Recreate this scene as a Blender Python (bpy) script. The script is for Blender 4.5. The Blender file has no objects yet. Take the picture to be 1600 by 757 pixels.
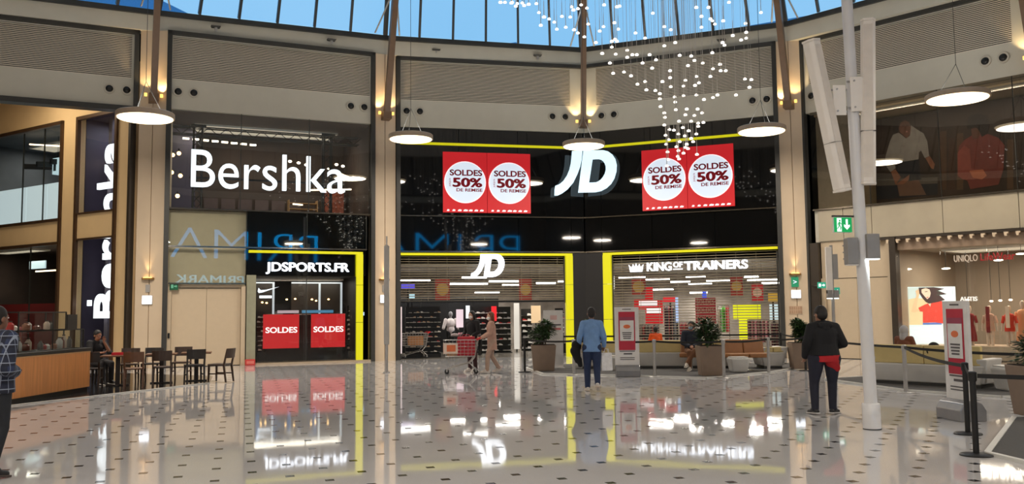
import bpy, bmesh, math, random
from mathutils import Vector, Matrix
random.seed(7)
scene = bpy.context.scene
COL = scene.collection
# ------------------------------------------------------------------ camera
FPX, PITCH, ROLL, CAMH = 1380.0, math.radians(4.55), math.radians(-0.6), 1.68
cd = bpy.data.cameras.new('camera'); cam = bpy.data.objects.new('camera', cd); COL.objects.link(cam)
cd.sensor_width = 36; cd.lens = FPX / 1600 * 36; cd.clip_end = 400
cam.matrix_world = Matrix.Translation((0, 0, CAMH)) @ Matrix.Rotation(math.pi / 2 + PITCH, 4, 'X') @ Matrix.Rotation(ROLL, 4, 'Z')
scene.camera = cam
# ------------------------------------------------------------------ world: evening blue sky seen through the glass roof
wd = bpy.data.worlds.new('sky'); scene.world = wd; wd.use_nodes = True
nt = wd.node_tree; nt.nodes.clear()
wo = nt.nodes.new('ShaderNodeOutputWorld'); bg = nt.nodes.new('ShaderNodeBackground')
tc = nt.nodes.new('ShaderNodeTexCoord'); nz = nt.nodes.new('ShaderNodeTexNoise'); cr = nt.nodes.new('ShaderNodeValToRGB')
nz.inputs['Scale'].default_value = 2.2; nz.inputs['Detail'].default_value = 3
cr.color_ramp.elements[0].position = 0.35; cr.color_ramp.elements[0].color = (0.27, 0.58, 0.87, 1)
cr.color_ramp.elements[1].position = 0.7; cr.color_ramp.elements[1].color = (0.36, 0.66, 0.93, 1)
nt.links.new(tc.outputs['Generated'], nz.inputs['Vector']); nt.links.new(nz.outputs['Fac'], cr.inputs['Fac'])
nt.links.new(cr.outputs['Color'], bg.inputs['Color']); bg.inputs['Strength'].default_value = 0.93
nt.links.new(bg.outputs['Background'], wo.inputs['Surface'])
# ------------------------------------------------------------------ exposure
vs = scene.view_settings
vs.view_transform = 'Standard'; vs.look = 'None'; vs.gamma = 1; vs.use_curve_mapping = False; vs.exposure = 0.12
scene.cycles.use_denoising = True
scene.cycles.transparent_max_bounces = 16
scene.cycles.max_bounces = 8
scene.cycles.sample_clamp_indirect = 4.0
LAMP = 1.0     # overall level of the lamps, the added ones included

# ------------------------------------------------------------------ helpers
def lin(c):
    return tuple(((x / 255) / 12.92 if x / 255 <= 0.04045 else ((x / 255 + 0.055) / 1.055) ** 2.4) for x in c)
MATS = {}
def mat(name, rgb, rough=0.5, metal=0.0, var=0.06, scale=6.0, spec=0.5, bump=0.0):
    if name in MATS: return MATS[name]
    m = bpy.data.materials.new(name); m.use_nodes = True; MATS[name] = m
    t = m.node_tree; b = t.nodes['Principled BSDF']
    c = lin(rgb)
    b.inputs['Roughness'].default_value = rough; b.inputs['Metallic'].default_value = metal
    b.inputs['Specular IOR Level'].default_value = spec
    n = t.nodes.new('ShaderNodeTexNoise'); n.inputs['Scale'].default_value = scale; n.inputs['Detail'].default_value = 4
    co = t.nodes.new('ShaderNodeTexCoord'); t.links.new(co.outputs['Object'], n.inputs['Vector'])
    r = t.nodes.new('ShaderNodeValToRGB')
    r.color_ramp.elements[0].position = 0.3; r.color_ramp.elements[1].position = 0.7
    r.color_ramp.elements[0].color = (*[x * (1 - var) for x in c], 1)
    r.color_ramp.elements[1].color = (*[min(1, x * (1 + var)) for x in c], 1)
    t.links.new(n.outputs['Fac'], r.inputs['Fac']); t.links.new(r.outputs['Color'], b.inputs['Base Color'])
    if bump:
        bm_ = t.nodes.new('ShaderNodeBump'); bm_.inputs['Strength'].default_value = bump; bm_.inputs['Distance'].default_value = 0.02
        t.links.new(n.outputs['Fac'], bm_.inputs['Height']); t.links.new(bm_.outputs['Normal'], b.inputs['Normal'])
    return m
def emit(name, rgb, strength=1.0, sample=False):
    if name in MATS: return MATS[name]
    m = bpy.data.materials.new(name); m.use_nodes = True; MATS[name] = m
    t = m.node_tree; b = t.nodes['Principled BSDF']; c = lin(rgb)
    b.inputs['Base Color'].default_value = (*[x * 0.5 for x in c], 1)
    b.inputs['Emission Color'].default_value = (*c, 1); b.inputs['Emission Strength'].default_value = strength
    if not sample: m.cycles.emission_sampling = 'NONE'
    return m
def glass(name, tint=(255, 255, 255), base=0.05, graze=0.55, rough=0.0):
    if name in MATS: return MATS[name]
    m = bpy.data.materials.new(name); m.use_nodes = True; MATS[name] = m
    t = m.node_tree; t.nodes.clear()
    o = t.nodes.new('ShaderNodeOutputMaterial'); mx = t.nodes.new('ShaderNodeMixShader')
    tr = t.nodes.new('ShaderNodeBsdfTransparent'); gl = t.nodes.new('ShaderNodeBsdfGlossy')
    tr.inputs['Color'].default_value = (*lin(tint), 1); gl.inputs['Roughness'].default_value = rough
    lw = t.nodes.new('ShaderNodeLayerWeight'); lw.inputs['Blend'].default_value = 0.5
    p = t.nodes.new('ShaderNodeMath'); p.operation = 'POWER'; p.inputs[1].default_value = 4
    q = t.nodes.new('ShaderNodeMath'); q.operation = 'MULTIPLY_ADD'; q.inputs[1].default_value = graze; q.inputs[2].default_value = base
    t.links.new(lw.outputs['Facing'], p.inputs[0]); t.links.new(p.outputs[0], q.inputs[0]); t.links.new(q.outputs[0], mx.inputs['Fac'])
    t.links.new(tr.outputs[0], mx.inputs[1]); t.links.new(gl.outputs[0], mx.inputs[2]); t.links.new(mx.outputs[0], o.inputs['Surface'])
    return m

class MB:
    """collects shapes, then builds ONE mesh object"""
    def __init__(s): s.v = []; s.f = []; s.m = []; s.k = 0
    def mt(s, k): s.k = k; return s
    def add(s, vs_, fs):
        o = len(s.v); s.v += [tuple(p) for p in vs_]; s.f += [tuple(i + o for i in f) for f in fs]; s.m += [s.k] * len(fs); return s
    def box(s, x0, x1, y0, y1, z0, z1):
        return s.add([(x0, y0, z0), (x1, y0, z0), (x1, y1, z0), (x0, y1, z0), (x0, y0, z1), (x1, y0, z1), (x1, y1, z1), (x0, y1, z1)],
                     [(0, 3, 2, 1), (4, 5, 6, 7), (0, 1, 5, 4), (1, 2, 6, 5), (2, 3, 7, 6), (3, 0, 4, 7)])
    def frust(s, b, z0, t, z1):
        """b, t = (x0,x1,y0,y1)"""
        return s.add([(b[0], b[2], z0), (b[1], b[2], z0), (b[1], b[3], z0), (b[0], b[3], z0), (t[0], t[2], z1), (t[1], t[2], z1), (t[1], t[3], z1), (t[0], t[3], z1)],
                     [(0, 3, 2, 1), (4, 5, 6, 7), (0, 1, 5, 4), (1, 2, 6, 5), (2, 3, 7, 6), (3, 0, 4, 7)])
    def cyl(s, p0, p1, r0, r1=None, n=10):
        r1 = r0 if r1 is None else r1
        p0 = Vector(p0); p1 = Vector(p1); d = (p1 - p0).normalized()
        a = d.orthogonal().normalized(); b = d.cross(a)
        vv = []
        for p, r in ((p0, r0), (p1, r1)):
            for i in range(n):
                t = 2 * math.pi * i / n; vv.append(p + a * (r * math.cos(t)) + b * (r * math.sin(t)))
        ff = [(i, (i + 1) % n, n + (i + 1) % n, n + i) for i in range(n)] + [tuple(range(n))[::-1], tuple(range(n, 2 * n))]
        return s.add(vv, ff)
    def bar(s, p0, p1, w, h, up=(0, 0, 1)):
        p0 = Vector(p0); p1 = Vector(p1); d = (p1 - p0).normalized(); a = d.cross(Vector(up)).normalized(); b = a.cross(d)
        a *= w / 2; b *= h / 2
        return s.add([p0 - a - b, p0 + a - b, p0 + a + b, p0 - a + b, p1 - a - b, p1 + a - b, p1 + a + b, p1 - a + b],
                     [(0, 3, 2, 1), (4, 5, 6, 7), (0, 1, 5, 4), (1, 2, 6, 5), (2, 3, 7, 6), (3, 0, 4, 7)])
    def tube(s, pts, r, n=8):
        for a, b in zip(pts, pts[1:]): s.cyl(a, b, r, r, n)
        return s
    def lathe(s, prof, n=20, c=(0, 0, 0)):
        vv = []; ff = []
        for r, z in prof:
            for i in range(n):
                t = 2 * math.pi * i / n; vv.append((c[0] + r * math.cos(t), c[1] + r * math.sin(t), c[2] + z))
        for j in range(len(prof) - 1):
            for i in range(n): ff.append((j * n + i, j * n + (i + 1) % n, (j + 1) * n + (i + 1) % n, (j + 1) * n + i))
        ff.append(tuple(range(n))[::-1]); ff.append(tuple(range((len(prof) - 1) * n, len(prof) * n)))
        return s.add(vv, ff)
    def ball(s, c, r, nu=12, nv=8, rot=None):
        r = r if isinstance(r, (tuple, list)) else (r, r, r)
        vv = []; ff = []
        for j in range(nv + 1):
            ph = math.pi * j / nv
            for i in range(nu):
                t = 2 * math.pi * i / nu
                p = Vector((r[0] * math.sin(ph) * math.cos(t), r[1] * math.sin(ph) * math.sin(t), r[2] * math.cos(ph)))
                if rot is not None: p = rot @ p
                vv.append(p + Vector(c))
        for j in range(nv):
            for i in range(nu): ff.append((j * nu + i, (j + 1) * nu + i, (j + 1) * nu + (i + 1) % nu, j * nu + (i + 1) % nu))
        return s.add(vv, ff)
    def prism(s, poly, lo, hi, ax='y'):
        n = len(poly)
        if ax == 'y': vv = [(a, lo, b) for a, b in poly] + [(a, hi, b) for a, b in poly]
        elif ax == 'z': vv = [(a, b, lo) for a, b in poly] + [(a, b, hi) for a, b in poly]
        else: vv = [(lo, a, b) for a, b in poly] + [(hi, a, b) for a, b in poly]
        ff = [tuple(range(n)), tuple(range(n, 2 * n))[::-1]] + [(i, n + i, n + (i + 1) % n, (i + 1) % n) for i in range(n)]
        return s.add(vv, ff)
    def ringprism(s, outer, inner, lo, hi):
        n = len(outer); vv = []
        for y in (lo, hi):
            vv += [(a, y, b) for a, b in outer] + [(a, y, b) for a, b in inner]
        ff = []
        for i in range(n):
            j = (i + 1) % n
            ff += [(i, j, n + j, n + i), (2 * n + i, 3 * n + i, 3 * n + j, 2 * n + j), (i, 2 * n + i, 2 * n + j, j), (n + i, n + j, 3 * n + j, 3 * n + i)]
        return s.add(vv, ff)
    def disc(s, cx, cz, r, lo, hi, n=32, ry=None):
        ry = ry or r
        return s.prism([(cx + r * math.cos(2 * math.pi * i / n), cz + ry * math.sin(2 * math.pi * i / n)) for i in range(n)], lo, hi)
    def mesh(s, name, mats, smooth=False):
        me = bpy.data.meshes.new(name); me.from_pydata(s.v, [], s.f)
        for m in (mats if isinstance(mats, (list, tuple)) else [mats]): me.materials.append(m)
        me.polygons.foreach_set('material_index', s.m)
        bm = bmesh.new(); bm.from_mesh(me); bmesh.ops.recalc_face_normals(bm, faces=bm.faces)
        if smooth:
            for f in bm.faces: f.smooth = True
            for e in bm.edges:
                if len(e.link_faces) == 2 and e.calc_face_angle(0) > 0.7: e.smooth = False
        bm.to_mesh(me); bm.free()
        return me
    def build(s, name, mats, parent=None, loc=(0, 0, 0), rz=0.0, smooth=False, bevel=0.0):
        return link(name, s.mesh(name, mats, smooth), parent, loc, rz, bevel)
def link(name, me, parent=None, loc=(0, 0, 0), rz=0.0, bevel=0.0):
    o = bpy.data.objects.new(name, me); COL.objects.link(o); o.location = loc; o.rotation_euler = (0, 0, rz)
    if parent: o.parent = parent
    if bevel:
        b = o.modifiers.new('bevel', 'BEVEL'); b.width = bevel; b.segments = 2; b.limit_method = 'ANGLE'
    return o
def thing(name, label, cat, loc=(0, 0, 0), rz=0.0, group=None):
    o = bpy.data.objects.new(name, None); COL.objects.link(o); o.location = loc; o.rotation_euler = (0, 0, rz); o.empty_display_size = 0.1
    return tag(o, label, cat, group)
def tag(o, label, cat, group=None):
    o['label'] = label; o['category'] = cat
    if group: o['group'] = group
    return o
def struct(o, label=None):
    o['kind'] = 'structure'
    if label: o['label'] = label
    return o
def stuff(o): o['kind'] = 'stuff'; return o
def copy_tree(o, parent=None):
    c = o.copy(); COL.objects.link(c)
    if parent: c.parent = parent
    for ch in o.children: copy_tree(ch, c)
    return c
def ray(x, y):
    a, b = x - 800, y - 378.5
    cr_, sr = math.cos(ROLL), math.sin(ROLL); a, b = cr_ * a + sr * b, -sr * a + cr_ * b
    c, s = math.cos(PITCH), math.sin(PITCH)
    return Vector((a, FPX * c + b * s, FPX * s - b * c)) / FPX
def gp(x, y, z=0.0):
    r = ray(x, y); t = (z - CAMH) / r.z; return Vector((r.x * t, r.y * t, z))
def dp(x, y, Y):
    r = ray(x, y); t = Y / r.y; return Vector((r.x * t, Y, r.z * t + CAMH))
class Bay:
    """a straight stretch of the facade: u along, y into the wall, z up"""
    def __init__(s, a, b):
        s.a = Vector((*a, 0)); d = Vector((*b, 0)) - s.a; s.len = d.length; s.d = d.normalized(); s.rz = math.atan2(d.y, d.x); s.n = Vector((-s.d.y, s.d.x, 0))
    def pt(s, u, y=0.0, z=0.0): return s.a + s.d * u + s.n * y + Vector((0, 0, z))
    def th(s, name, label, cat, u, y=0.0, z=0.0, group=None): return thing(name, label, cat, s.pt(u, y, z), s.rz, group)
    def hit(s, x, y, yo=0.0):
        r = ray(x, y); a = s.a + s.n * yo; t = a.dot(s.n) / Vector((r.x, r.y, 0)).dot(s.n); p = r * t + Vector((0, 0, CAMH))
        return (p - a).dot(s.d), p.z
    def bd(s, mb, name, mats, **k): return mb.build(name, mats, None, s.a, s.rz, **k)
def text_mesh(txt, size, ext=0.01, bold=0.0, align='LEFT', shear=0.0, spacing=1.0):
    cu = bpy.data.curves.new('text', 'FONT'); cu.body = txt; cu.size = size; cu.extrude = ext; cu.offset = bold; cu.align_x = align
    cu.shear = shear; cu.space_character = spacing; cu.resolution_u = 5
    o = bpy.data.objects.new('text', cu); COL.objects.link(o)
    dg = bpy.context.evaluated_depsgraph_get(); me = bpy.data.meshes.new_from_object(o.evaluated_get(dg))
    vs_ = [(v.co.x, -v.co.z, v.co.y) for v in me.vertices]; fs = [tuple(p.vertices) for p in me.polygons]
    bpy.data.objects.remove(o); bpy.data.curves.remove(cu); bpy.data.meshes.remove(me)
    return vs_, fs
def fit_text(txt, x0, x1, z0, h, y, ext=0.01, bold=0.0, rot=False, shear=0.0):
    """text scaled to run from x0 to x1, capitals H high, standing on z0, at depth y"""
    vs_, fs = text_mesh(txt, 1.0, 0.5, min(bold, 0.012), shear=shear)
    if bold > 0.012:      # heavier strokes: the outline repeated a little to each side
        e = (bold - 0.012) * 0.9; n0 = len(vs_); v0, f0 = list(vs_), list(fs)
        for k_, (ex, ez) in enumerate(((-e, 0), (e, 0), (0, -e * 0.6), (0, e * 0.6))):
            vs_ = vs_ + [(v[0] + ex, v[1], v[2] + ez) for v in v0]; fs = fs + [tuple(i + n0 * (k_ + 1) for i in f) for f in f0]
    lo = min(v[0] for v in vs_); hi = max(v[0] for v in vs_); sx = (x1 - x0) / (hi - lo)
    cv, cf = text_mesh('E', 1.0, 0.5, min(bold, 0.012)); zl = min(v[2] for v in cv); zh = max(v[2] for v in cv); sz = h / (zh - zl)
    return [(x0 + (v[0] - lo) * sx, y + v[1] * 2 * ext, z0 + (v[2] - zl) * sz) for v in vs_], fs
def islands(vs_, fs):
    par = list(range(len(vs_)))
    def find(i):
        while par[i] != i: par[i] = par[par[i]]; i = par[i]
        return i
    for f in fs:
        for i in f[1:]: par[find(i)] = find(f[0])
    gr = {}
    for f in fs: gr.setdefault(find(f[0]), []).append(f)
    parts = []
    for fl in gr.values():
        ids = sorted({i for f in fl for i in f}); parts.append([min(vs_[i][0] for i in ids), max(vs_[i][0] for i in ids), fl])
    parts.sort(key=lambda p: p[0]); out = []
    for p in parts:
        if out and p[0] < out[-1][1] - 0.35 * min(p[1] - p[0], out[-1][1] - out[-1][0]): out[-1][1] = max(out[-1][1], p[1]); out[-1][2] += p[2]
        else: out.append(p)
    res = []
    for p in out:
        ids = sorted({i for f in p[2] for i in f}); mp = {i: k for k, i in enumerate(ids)}
        res.append(([vs_[i] for i in ids], [tuple(mp[i] for i in f) for f in p[2]]))
    return res
def letters(parent, vs_, fs, m, name='letter'):
    for v, f in islands(vs_, fs): MB().add(v, f).build(name, m, parent)
def area_light(name, loc, size, power, color=(1, 0.85, 0.68), rot=(0, 0, 0), sizey=None, spread=math.pi, shape='RECTANGLE'):
    l = bpy.data.lights.new(name, 'AREA'); l.energy = power * LAMP; l.color = color; l.size = size; l.shape = shape
    if shape in ('RECTANGLE', 'ELLIPSE'): l.size_y = sizey or size
    l.spread = spread
    o = bpy.data.objects.new(name, l); COL.objects.link(o); o.location = loc; o.rotation_euler = rot; return o
def spot(name, loc, target, power, color=(1, 0.7, 0.35), angle=60, blend=0.6, size=0.03):
    l = bpy.data.lights.new(name, 'SPOT'); l.energy = power * LAMP; l.color = color; l.spot_size = math.radians(angle); l.spot_blend = blend; l.shadow_soft_size = size
    o = bpy.data.objects.new(name, l); COL.objects.link(o); o.location = loc
    o.rotation_euler = (Vector(target) - Vector(loc)).to_track_quat('-Z', 'Y').to_euler(); return o
WARM = (1, 0.88, 0.74)
def fill_lamp_panel(label, loc, size, power, color, rz, sizey, tilt=0.0):  # added fixture and area light that brighten a room
    t = thing('fill_lamp', label, 'fill lamp', loc, rz)
    b_ = MB()
    for x0, x1, y0, y1 in ((-size / 2 - 0.04, -size / 2, -sizey / 2 - 0.04, sizey / 2 + 0.04), (size / 2, size / 2 + 0.04, -sizey / 2 - 0.04, sizey / 2 + 0.04), (-size / 2, size / 2, -sizey / 2 - 0.04, -sizey / 2), (-size / 2, size / 2, sizey / 2, sizey / 2 + 0.04)): b_.box(x0, x1, y0, y1, 0.0, 0.06)
    b_.build('frame', WHITE, t); MB().box(-size / 2, size / 2, -sizey / 2, sizey / 2, 0.02, 0.04).build('diffuser', emit('fill lamp diffuser', (255, 240, 214), 0.45), t)
    area_light('fill_lamp_light', loc, size, power, color, (tilt, 0, rz), sizey)
# ------------------------------------------------------------------ materials
BEIGE = mat('beige render', (198, 194, 180), 0.6, var=0.03, scale=2)
PILLAR = mat('pillar stone cladding', (212, 192, 166), 0.5, var=0.04, scale=1.5)
WARMW = mat('warm corridor plaster', (222, 192, 146), 0.65, var=0.03, scale=1.5)
DARK = mat('dark bronze steel', (62, 54, 46), 0.4, 0.3)
GREYSTEEL = mat('dark grey steel', (58, 58, 56), 0.45, 0.2)
BLACK = mat('black lacquer', (14, 14, 15), 0.35)
BLKGLASS = mat('black glass', (8, 9, 10), 0.03, spec=0.6, var=0.0)
YEL = emit('yellow light band', (232, 226, 10), 0.52)
CHROME = mat('brushed steel', (190, 190, 190), 0.25, 0.9)
SILVER = mat('silver paint', (176, 174, 172), 0.35, 0.5)
WHITE = mat('white paint', (232, 230, 226), 0.45, var=0.02)
LOUV = mat('louvre aluminium', (212, 204, 188), 0.5, var=0.03)
BROWN = mat('brown strut paint', (112, 88, 68), 0.45)
RED = emit('red sale print', (214, 32, 40), 0.55)
REDP = mat('red paper', (206, 34, 44), 0.5, var=0.03)
PRW = emit('white lit print', (226, 236, 246), 0.75)
PRR = mat('red lettering', (200, 24, 50), 0.5)
SIGNW = emit('white lit letter', (240, 246, 255), 1.7)
GL = glass('shop glass', (246, 248, 246), 0.045, 0.5)
GLROOF = glass('roof glass', (244, 250, 255), 0.004, 0.05, 0.4)
SKIRT = mat('grey carpet', (78, 77, 76), 0.9, var=0.12, scale=60, bump=0.2)
# ------------------------------------------------------------------ facade plan (metres)
A = Bay((-22.0, 24.3), (-12.38, 28.76)); B = Bay((-11.25, 28.81), (-5.07, 31.5)); C = Bay((-4.14, 32.0), (2.77, 33.5))
D = Bay((2.77, 33.5), (9.31, 30.73)); E_ = Bay((10.36, 30.58), (17.0, 23.5)); W = Bay((-21.73, 34.83), (-12.5, 28.9))
ZT, ZC, ZL1, ZL0, ZB, ZS, ZM = 11.15, 11.68, 10.98, 9.53, 8.53, 5.24, 3.96
ring = [(-11.8, 28.8), (-4.6, 31.75), (2.77, 33.5), (9.84, 30.65), (15.05, 25.1), (20.0, 19.6), (22.5, 13), (23, 5), (20.5, -5), (10, -9.2), (0, -9.4), (-10, -8), (-19, -4), (-24, 3), (-26, 12), (-24, 20), (-18.7, 25.6)]
CEN = Vector((0, 13, 0))

# ------------------------------------------------------------------ floor of white terrazzo with small dark inset squares
def floor_material():
    m = bpy.data.materials.new('polished terrazzo'); m.use_nodes = True; t = m.node_tree; b = t.nodes['Principled BSDF']
    b.inputs['Roughness'].default_value = 0.045; b.inputs['IOR'].default_value = 1.55
    co = t.nodes.new('ShaderNodeTexCoord')
    n1 = t.nodes.new('ShaderNodeTexNoise'); n1.inputs['Scale'].default_value = 0.5; n1.inputs['Detail'].default_value = 5
    n2 = t.nodes.new('ShaderNodeTexNoise'); n2.inputs['Scale'].default_value = 90; n2.inputs['Detail'].default_value = 2
    mp = t.nodes.new('ShaderNodeMapping'); mp.inputs['Rotation'].default_value = (0, 0, -TYAW)
    mp.inputs['Location'].default_value = (0, 0, 0)
    r = t.nodes.new('ShaderNodeValToRGB'); r.color_ramp.elements[0].color = (*lin((186, 185, 187)), 1); r.color_ramp.elements[1].color = (*lin((212, 211, 212)), 1)
    mix = t.nodes.new('ShaderNodeMixRGB'); mix.blend_type = 'MULTIPLY'; mix.inputs['Fac'].default_value = 0.35
    r2 = t.nodes.new('ShaderNodeValToRGB'); r2.color_ramp.elements[0].color = (0.7, 0.68, 0.65, 1); r2.color_ramp.elements[0].position = 0.35; r2.color_ramp.elements[1].position = 0.5
    t.links.new(co.outputs['Object'], n1.inputs['Vector']); t.links.new(co.outputs['Object'], n2.inputs['Vector'])
    t.links.new(n1.outputs['Fac'], r.inputs['Fac']); t.links.new(n2.outputs['Fac'], r2.inputs['Fac'])
    t.links.new(r.outputs['Color'], mix.inputs['Color1']); t.links.new(r2.outputs['Color'], mix.inputs['Color2']); t.links.new(mix.outputs['Color'], b.inputs['Base Color'])
    n3 = t.nodes.new('ShaderNodeTexNoise'); n3.inputs['Scale'].default_value = 1.3; n3.inputs['Detail'].default_value = 1
    t.links.new(co.outputs['Object'], n3.inputs['Vector'])
    bp = t.nodes.new('ShaderNodeBump'); bp.inputs['Strength'].default_value = 0.05; bp.inputs['Distance'].default_value = 0.02
    t.links.new(n3.outputs['Fac'], bp.inputs['Height']); t.links.new(bp.outputs['Normal'], b.inputs['Normal'])
    return m
TYAW, TX, TY, TS = -0.48539574, -5.37504, 10.369838, 0.525867
fl = struct(MB().box(-62, 62, -46, 70, -0.3, 0).build('floor', floor_material()), 'polished white terrazzo floor dotted with small dark square tiles')
DOTM = mat('dark inset tile', (38, 36, 36), 0.12, var=0.1)
U_ = Vector((math.cos(TYAW), math.sin(TYAW), 0)); V_ = Vector((-math.sin(TYAW), math.cos(TYAW), 0))
hs = 0.064
dot_me = MB().prism([(U_.x * a + V_.x * b, U_.y * a + V_.y * b) for a, b in ((-hs, 0), (0, -hs), (hs, 0), (0, hs))], 0.0, 0.002, 'z').mesh('dot_tile', DOTM)
dots = []
for i in range(-90, 90):
    for j in range(-90, 90):
        p = Vector((TX, TY, 0)) + (U_ * i + V_ * j) * TS
        if not (4.0 < p.y < 33 and abs(p.x) < 22): continue
        x, y = 800 + FPX * p.x / p.y, 0
        if abs(p.x) > p.y * 0.62 + 0.5: continue
        inside = True
        for bay in (A, B, C, D, E_):
            if (p - bay.a).dot(bay.n) > -0.35: inside = False
        if inside: dots.append(p)
dots.sort(key=lambda p: (p - Vector((0, 0, CAMH))).length + 100 * (abs(p.x) > p.y * 0.585 or p.y < 8.4))
rest = MB()
for k, p in enumerate(dots):
    if k < 300: link('dot_tile', dot_me, fl, p)
    else:
        o_ = [p + U_ * a + V_ * b for a, b in ((-hs, 0), (0, -hs), (hs, 0), (0, hs))]
        rest.prism([(q.x, q.y) for q in o_], 0.0, 0.002, 'z')
stuff(rest.build('dot_tile_field', DOTM, fl))

# ------------------------------------------------------------------ bulkhead band with louvres, dark steel frames, pillars, roof curb
def bulkhead(bay, name, u0, u1, lu0, lu1, label):
    b = MB().box(u0, u1, 0, 0.4, ZB, ZL0).box(u0, u1, 0, 0.4, ZL1, ZT).box(u0, lu0, 0, 0.4, ZL0, ZL1).box(lu1, u1, 0, 0.4, ZL0, ZL1)
    w = struct(bay.bd(b, name, BEIGE), label)
    MB().box(lu0, lu1, 0.1, 0.14, ZL0, ZL1).build('louvre_backing', BLACK, w)
    n = 25; s = MB(); st = (ZL1 - ZL0) / n
    for k in range(n):
        z = ZL0 + st * k
        s.add([(lu0, 0.0, z), (lu1, 0.0, z), (lu1, 0.09, z + st * 0.95), (lu0, 0.09, z + st * 0.95), (lu0, 0.0, z + st * 0.55), (lu1, 0.0, z + st * 0.55)], [(0, 1, 5, 4), (4, 5, 2, 3), (0, 3, 2, 1)])
    stuff(s.build('louvre_slats', LOUV, w))
    return w
def frame(bay, name, u0, u1, sides, label, top=True, bottom=False):
    f = MB()
    if top: f.box(u0, u1, -0.14, 0.1, ZT - 0.13, ZT)
    if 'l' in sides: f.box(u0, u0 + 0.15, -0.14, 0.1, 0, ZT)
    if 'r' in sides: f.box(u1 - 0.15, u1, -0.14, 0.1, 0, ZT)
    if bottom: f.box(u0, u1, -0.14, 0.3, ZB - 0.12, ZB + 0.05)
    return struct(bay.bd(f, name, GREYSTEEL), label)
bulkhead(A, 'wall_cafe_bulkhead', -1, A.len, 0.4, A.len - 0.17, 'beige bulkhead with wide louvre over the cafe opening')
bulkhead(B, 'wall_bershka_bulkhead'.replace('bershka', 'corner_shop'), 0, B.len, 0.02, B.len - 0.02, 'beige bulkhead with louvre over the shop with white script sign')
bulkhead(C, 'wall_sport_bulkhead', 0, C.len, 0.1, 6.58, 'beige bulkhead with louvre over the first pair of red posters')
bulkhead(D, 'wall_sport_bulkhead', 0, D.len, 0.55, D.len - 0.0, 'beige bulkhead with louvre over the second pair of red posters')
bulkhead(E_, 'wall_billboard_bulkhead', 0, E_.len, 0.15, 6.68, 'beige bulkhead with louvre over the photo billboard')
fa = frame(A, 'trim_1', -1, A.len + 0.05, '', 'dark steel frame round the cafe bulkhead', bottom=True)
MB().box(A.len - 0.1, A.len + 0.05, -0.14, 0.1, ZB, ZT).build('frame_post', GREYSTEEL, fa)
frame(B, 'trim_2', -0.15, B.len + 0.15, 'lr', 'dark steel frame round the corner shop bay')
frame(C, 'trim_3', -0.07, C.len, 'l', 'dark steel frame at the first poster bay')
frame(D, 'trim_4', 0.0, D.len + 0.13, 'r', 'dark steel frame at the second poster bay')
frame(E_, 'trim_5', -0.15, E_.len, 'l', 'dark steel frame at the billboard bay')
# the wall post of the billboard bay widens into a dark strip near the floor
MB().box(-0.2, 0.32, -0.1, 0.05, 0, 3.95).build('trim_6', DARK, None, E_.a, E_.rz)
struct(bpy.data.objects['trim_6'], 'dark bronze strip beside the pillar with the plant')

def pillar(name, p, q, label, face):
    bay = Bay(p, q)
    o = MB()
    o.box(0.12, bay.len / 2 - 0.012, -0.06, 0.5, 0, ZT); o.box(bay.len / 2 + 0.012, bay.len - 0.12, -0.06, 0.5, 0, ZT); o.box(0.1, bay.len - 0.1, 0.0, 0.5, 0, ZT)
    w = struct(bay.bd(o, name, PILLAR), label)
    return bay, w
P1, _ = pillar('wall_pillar_1', (-12.38, 28.76), (-11.25, 28.81), 'tall beige pillar between the cafe and the corner shop', 0)
P2, _ = pillar('wall_pillar_2', (-5.07, 31.5), (-4.14, 32.0), 'tall beige pillar behind the slim grey lamp post', 0)
P3, _ = pillar('wall_pillar_3', (9.31, 30.73), (10.36, 30.58), 'tall beige pillar behind the potted plant at the sports shop end', 0)
# roof curb: beige fascia all round the rotunda, dark gutter frame above
cb = MB(); gt = MB()
n = len(ring)
def off(i, d):
    p = Vector((*ring[i % n], 0)); c = (CEN - p).normalized(); return p + c * d
for i in range(n):
    p, q = off(i, 0.02), off(i + 1, 0.02); p2, q2 = off(i, -0.5), off(i + 1, -0.5)
    for b_, z0, z1, k in ((cb, ZT, ZC, 0), (gt, ZC, ZC + 0.17, 0)):
        s = 0.0 if b_ is cb else 0.1
        a1, a2 = off(i, 0.02 + s), off(i + 1, 0.02 + s)
        b_.add([(a1.x, a1.y, z0), (a2.x, a2.y, z0), (q2.x, q2.y, z0), (p2.x, p2.y, z0), (a1.x, a1.y, z1), (a2.x, a2.y, z1), (q2.x, q2.y, z1), (p2.x, p2.y, z1)],
               [(0, 3, 2, 1), (4, 5, 6, 7), (0, 1, 5, 4), (2, 3, 7, 6), (1, 2, 6, 5), (3, 0, 4, 7)])
struct(cb.build('wall_roof_curb', BEIGE), 'pale curb band running round the rotunda under the glass roof')
struct(gt.build('trim_7', GREYSTEEL), 'dark gutter frame at the foot of the glass roof')
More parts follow.
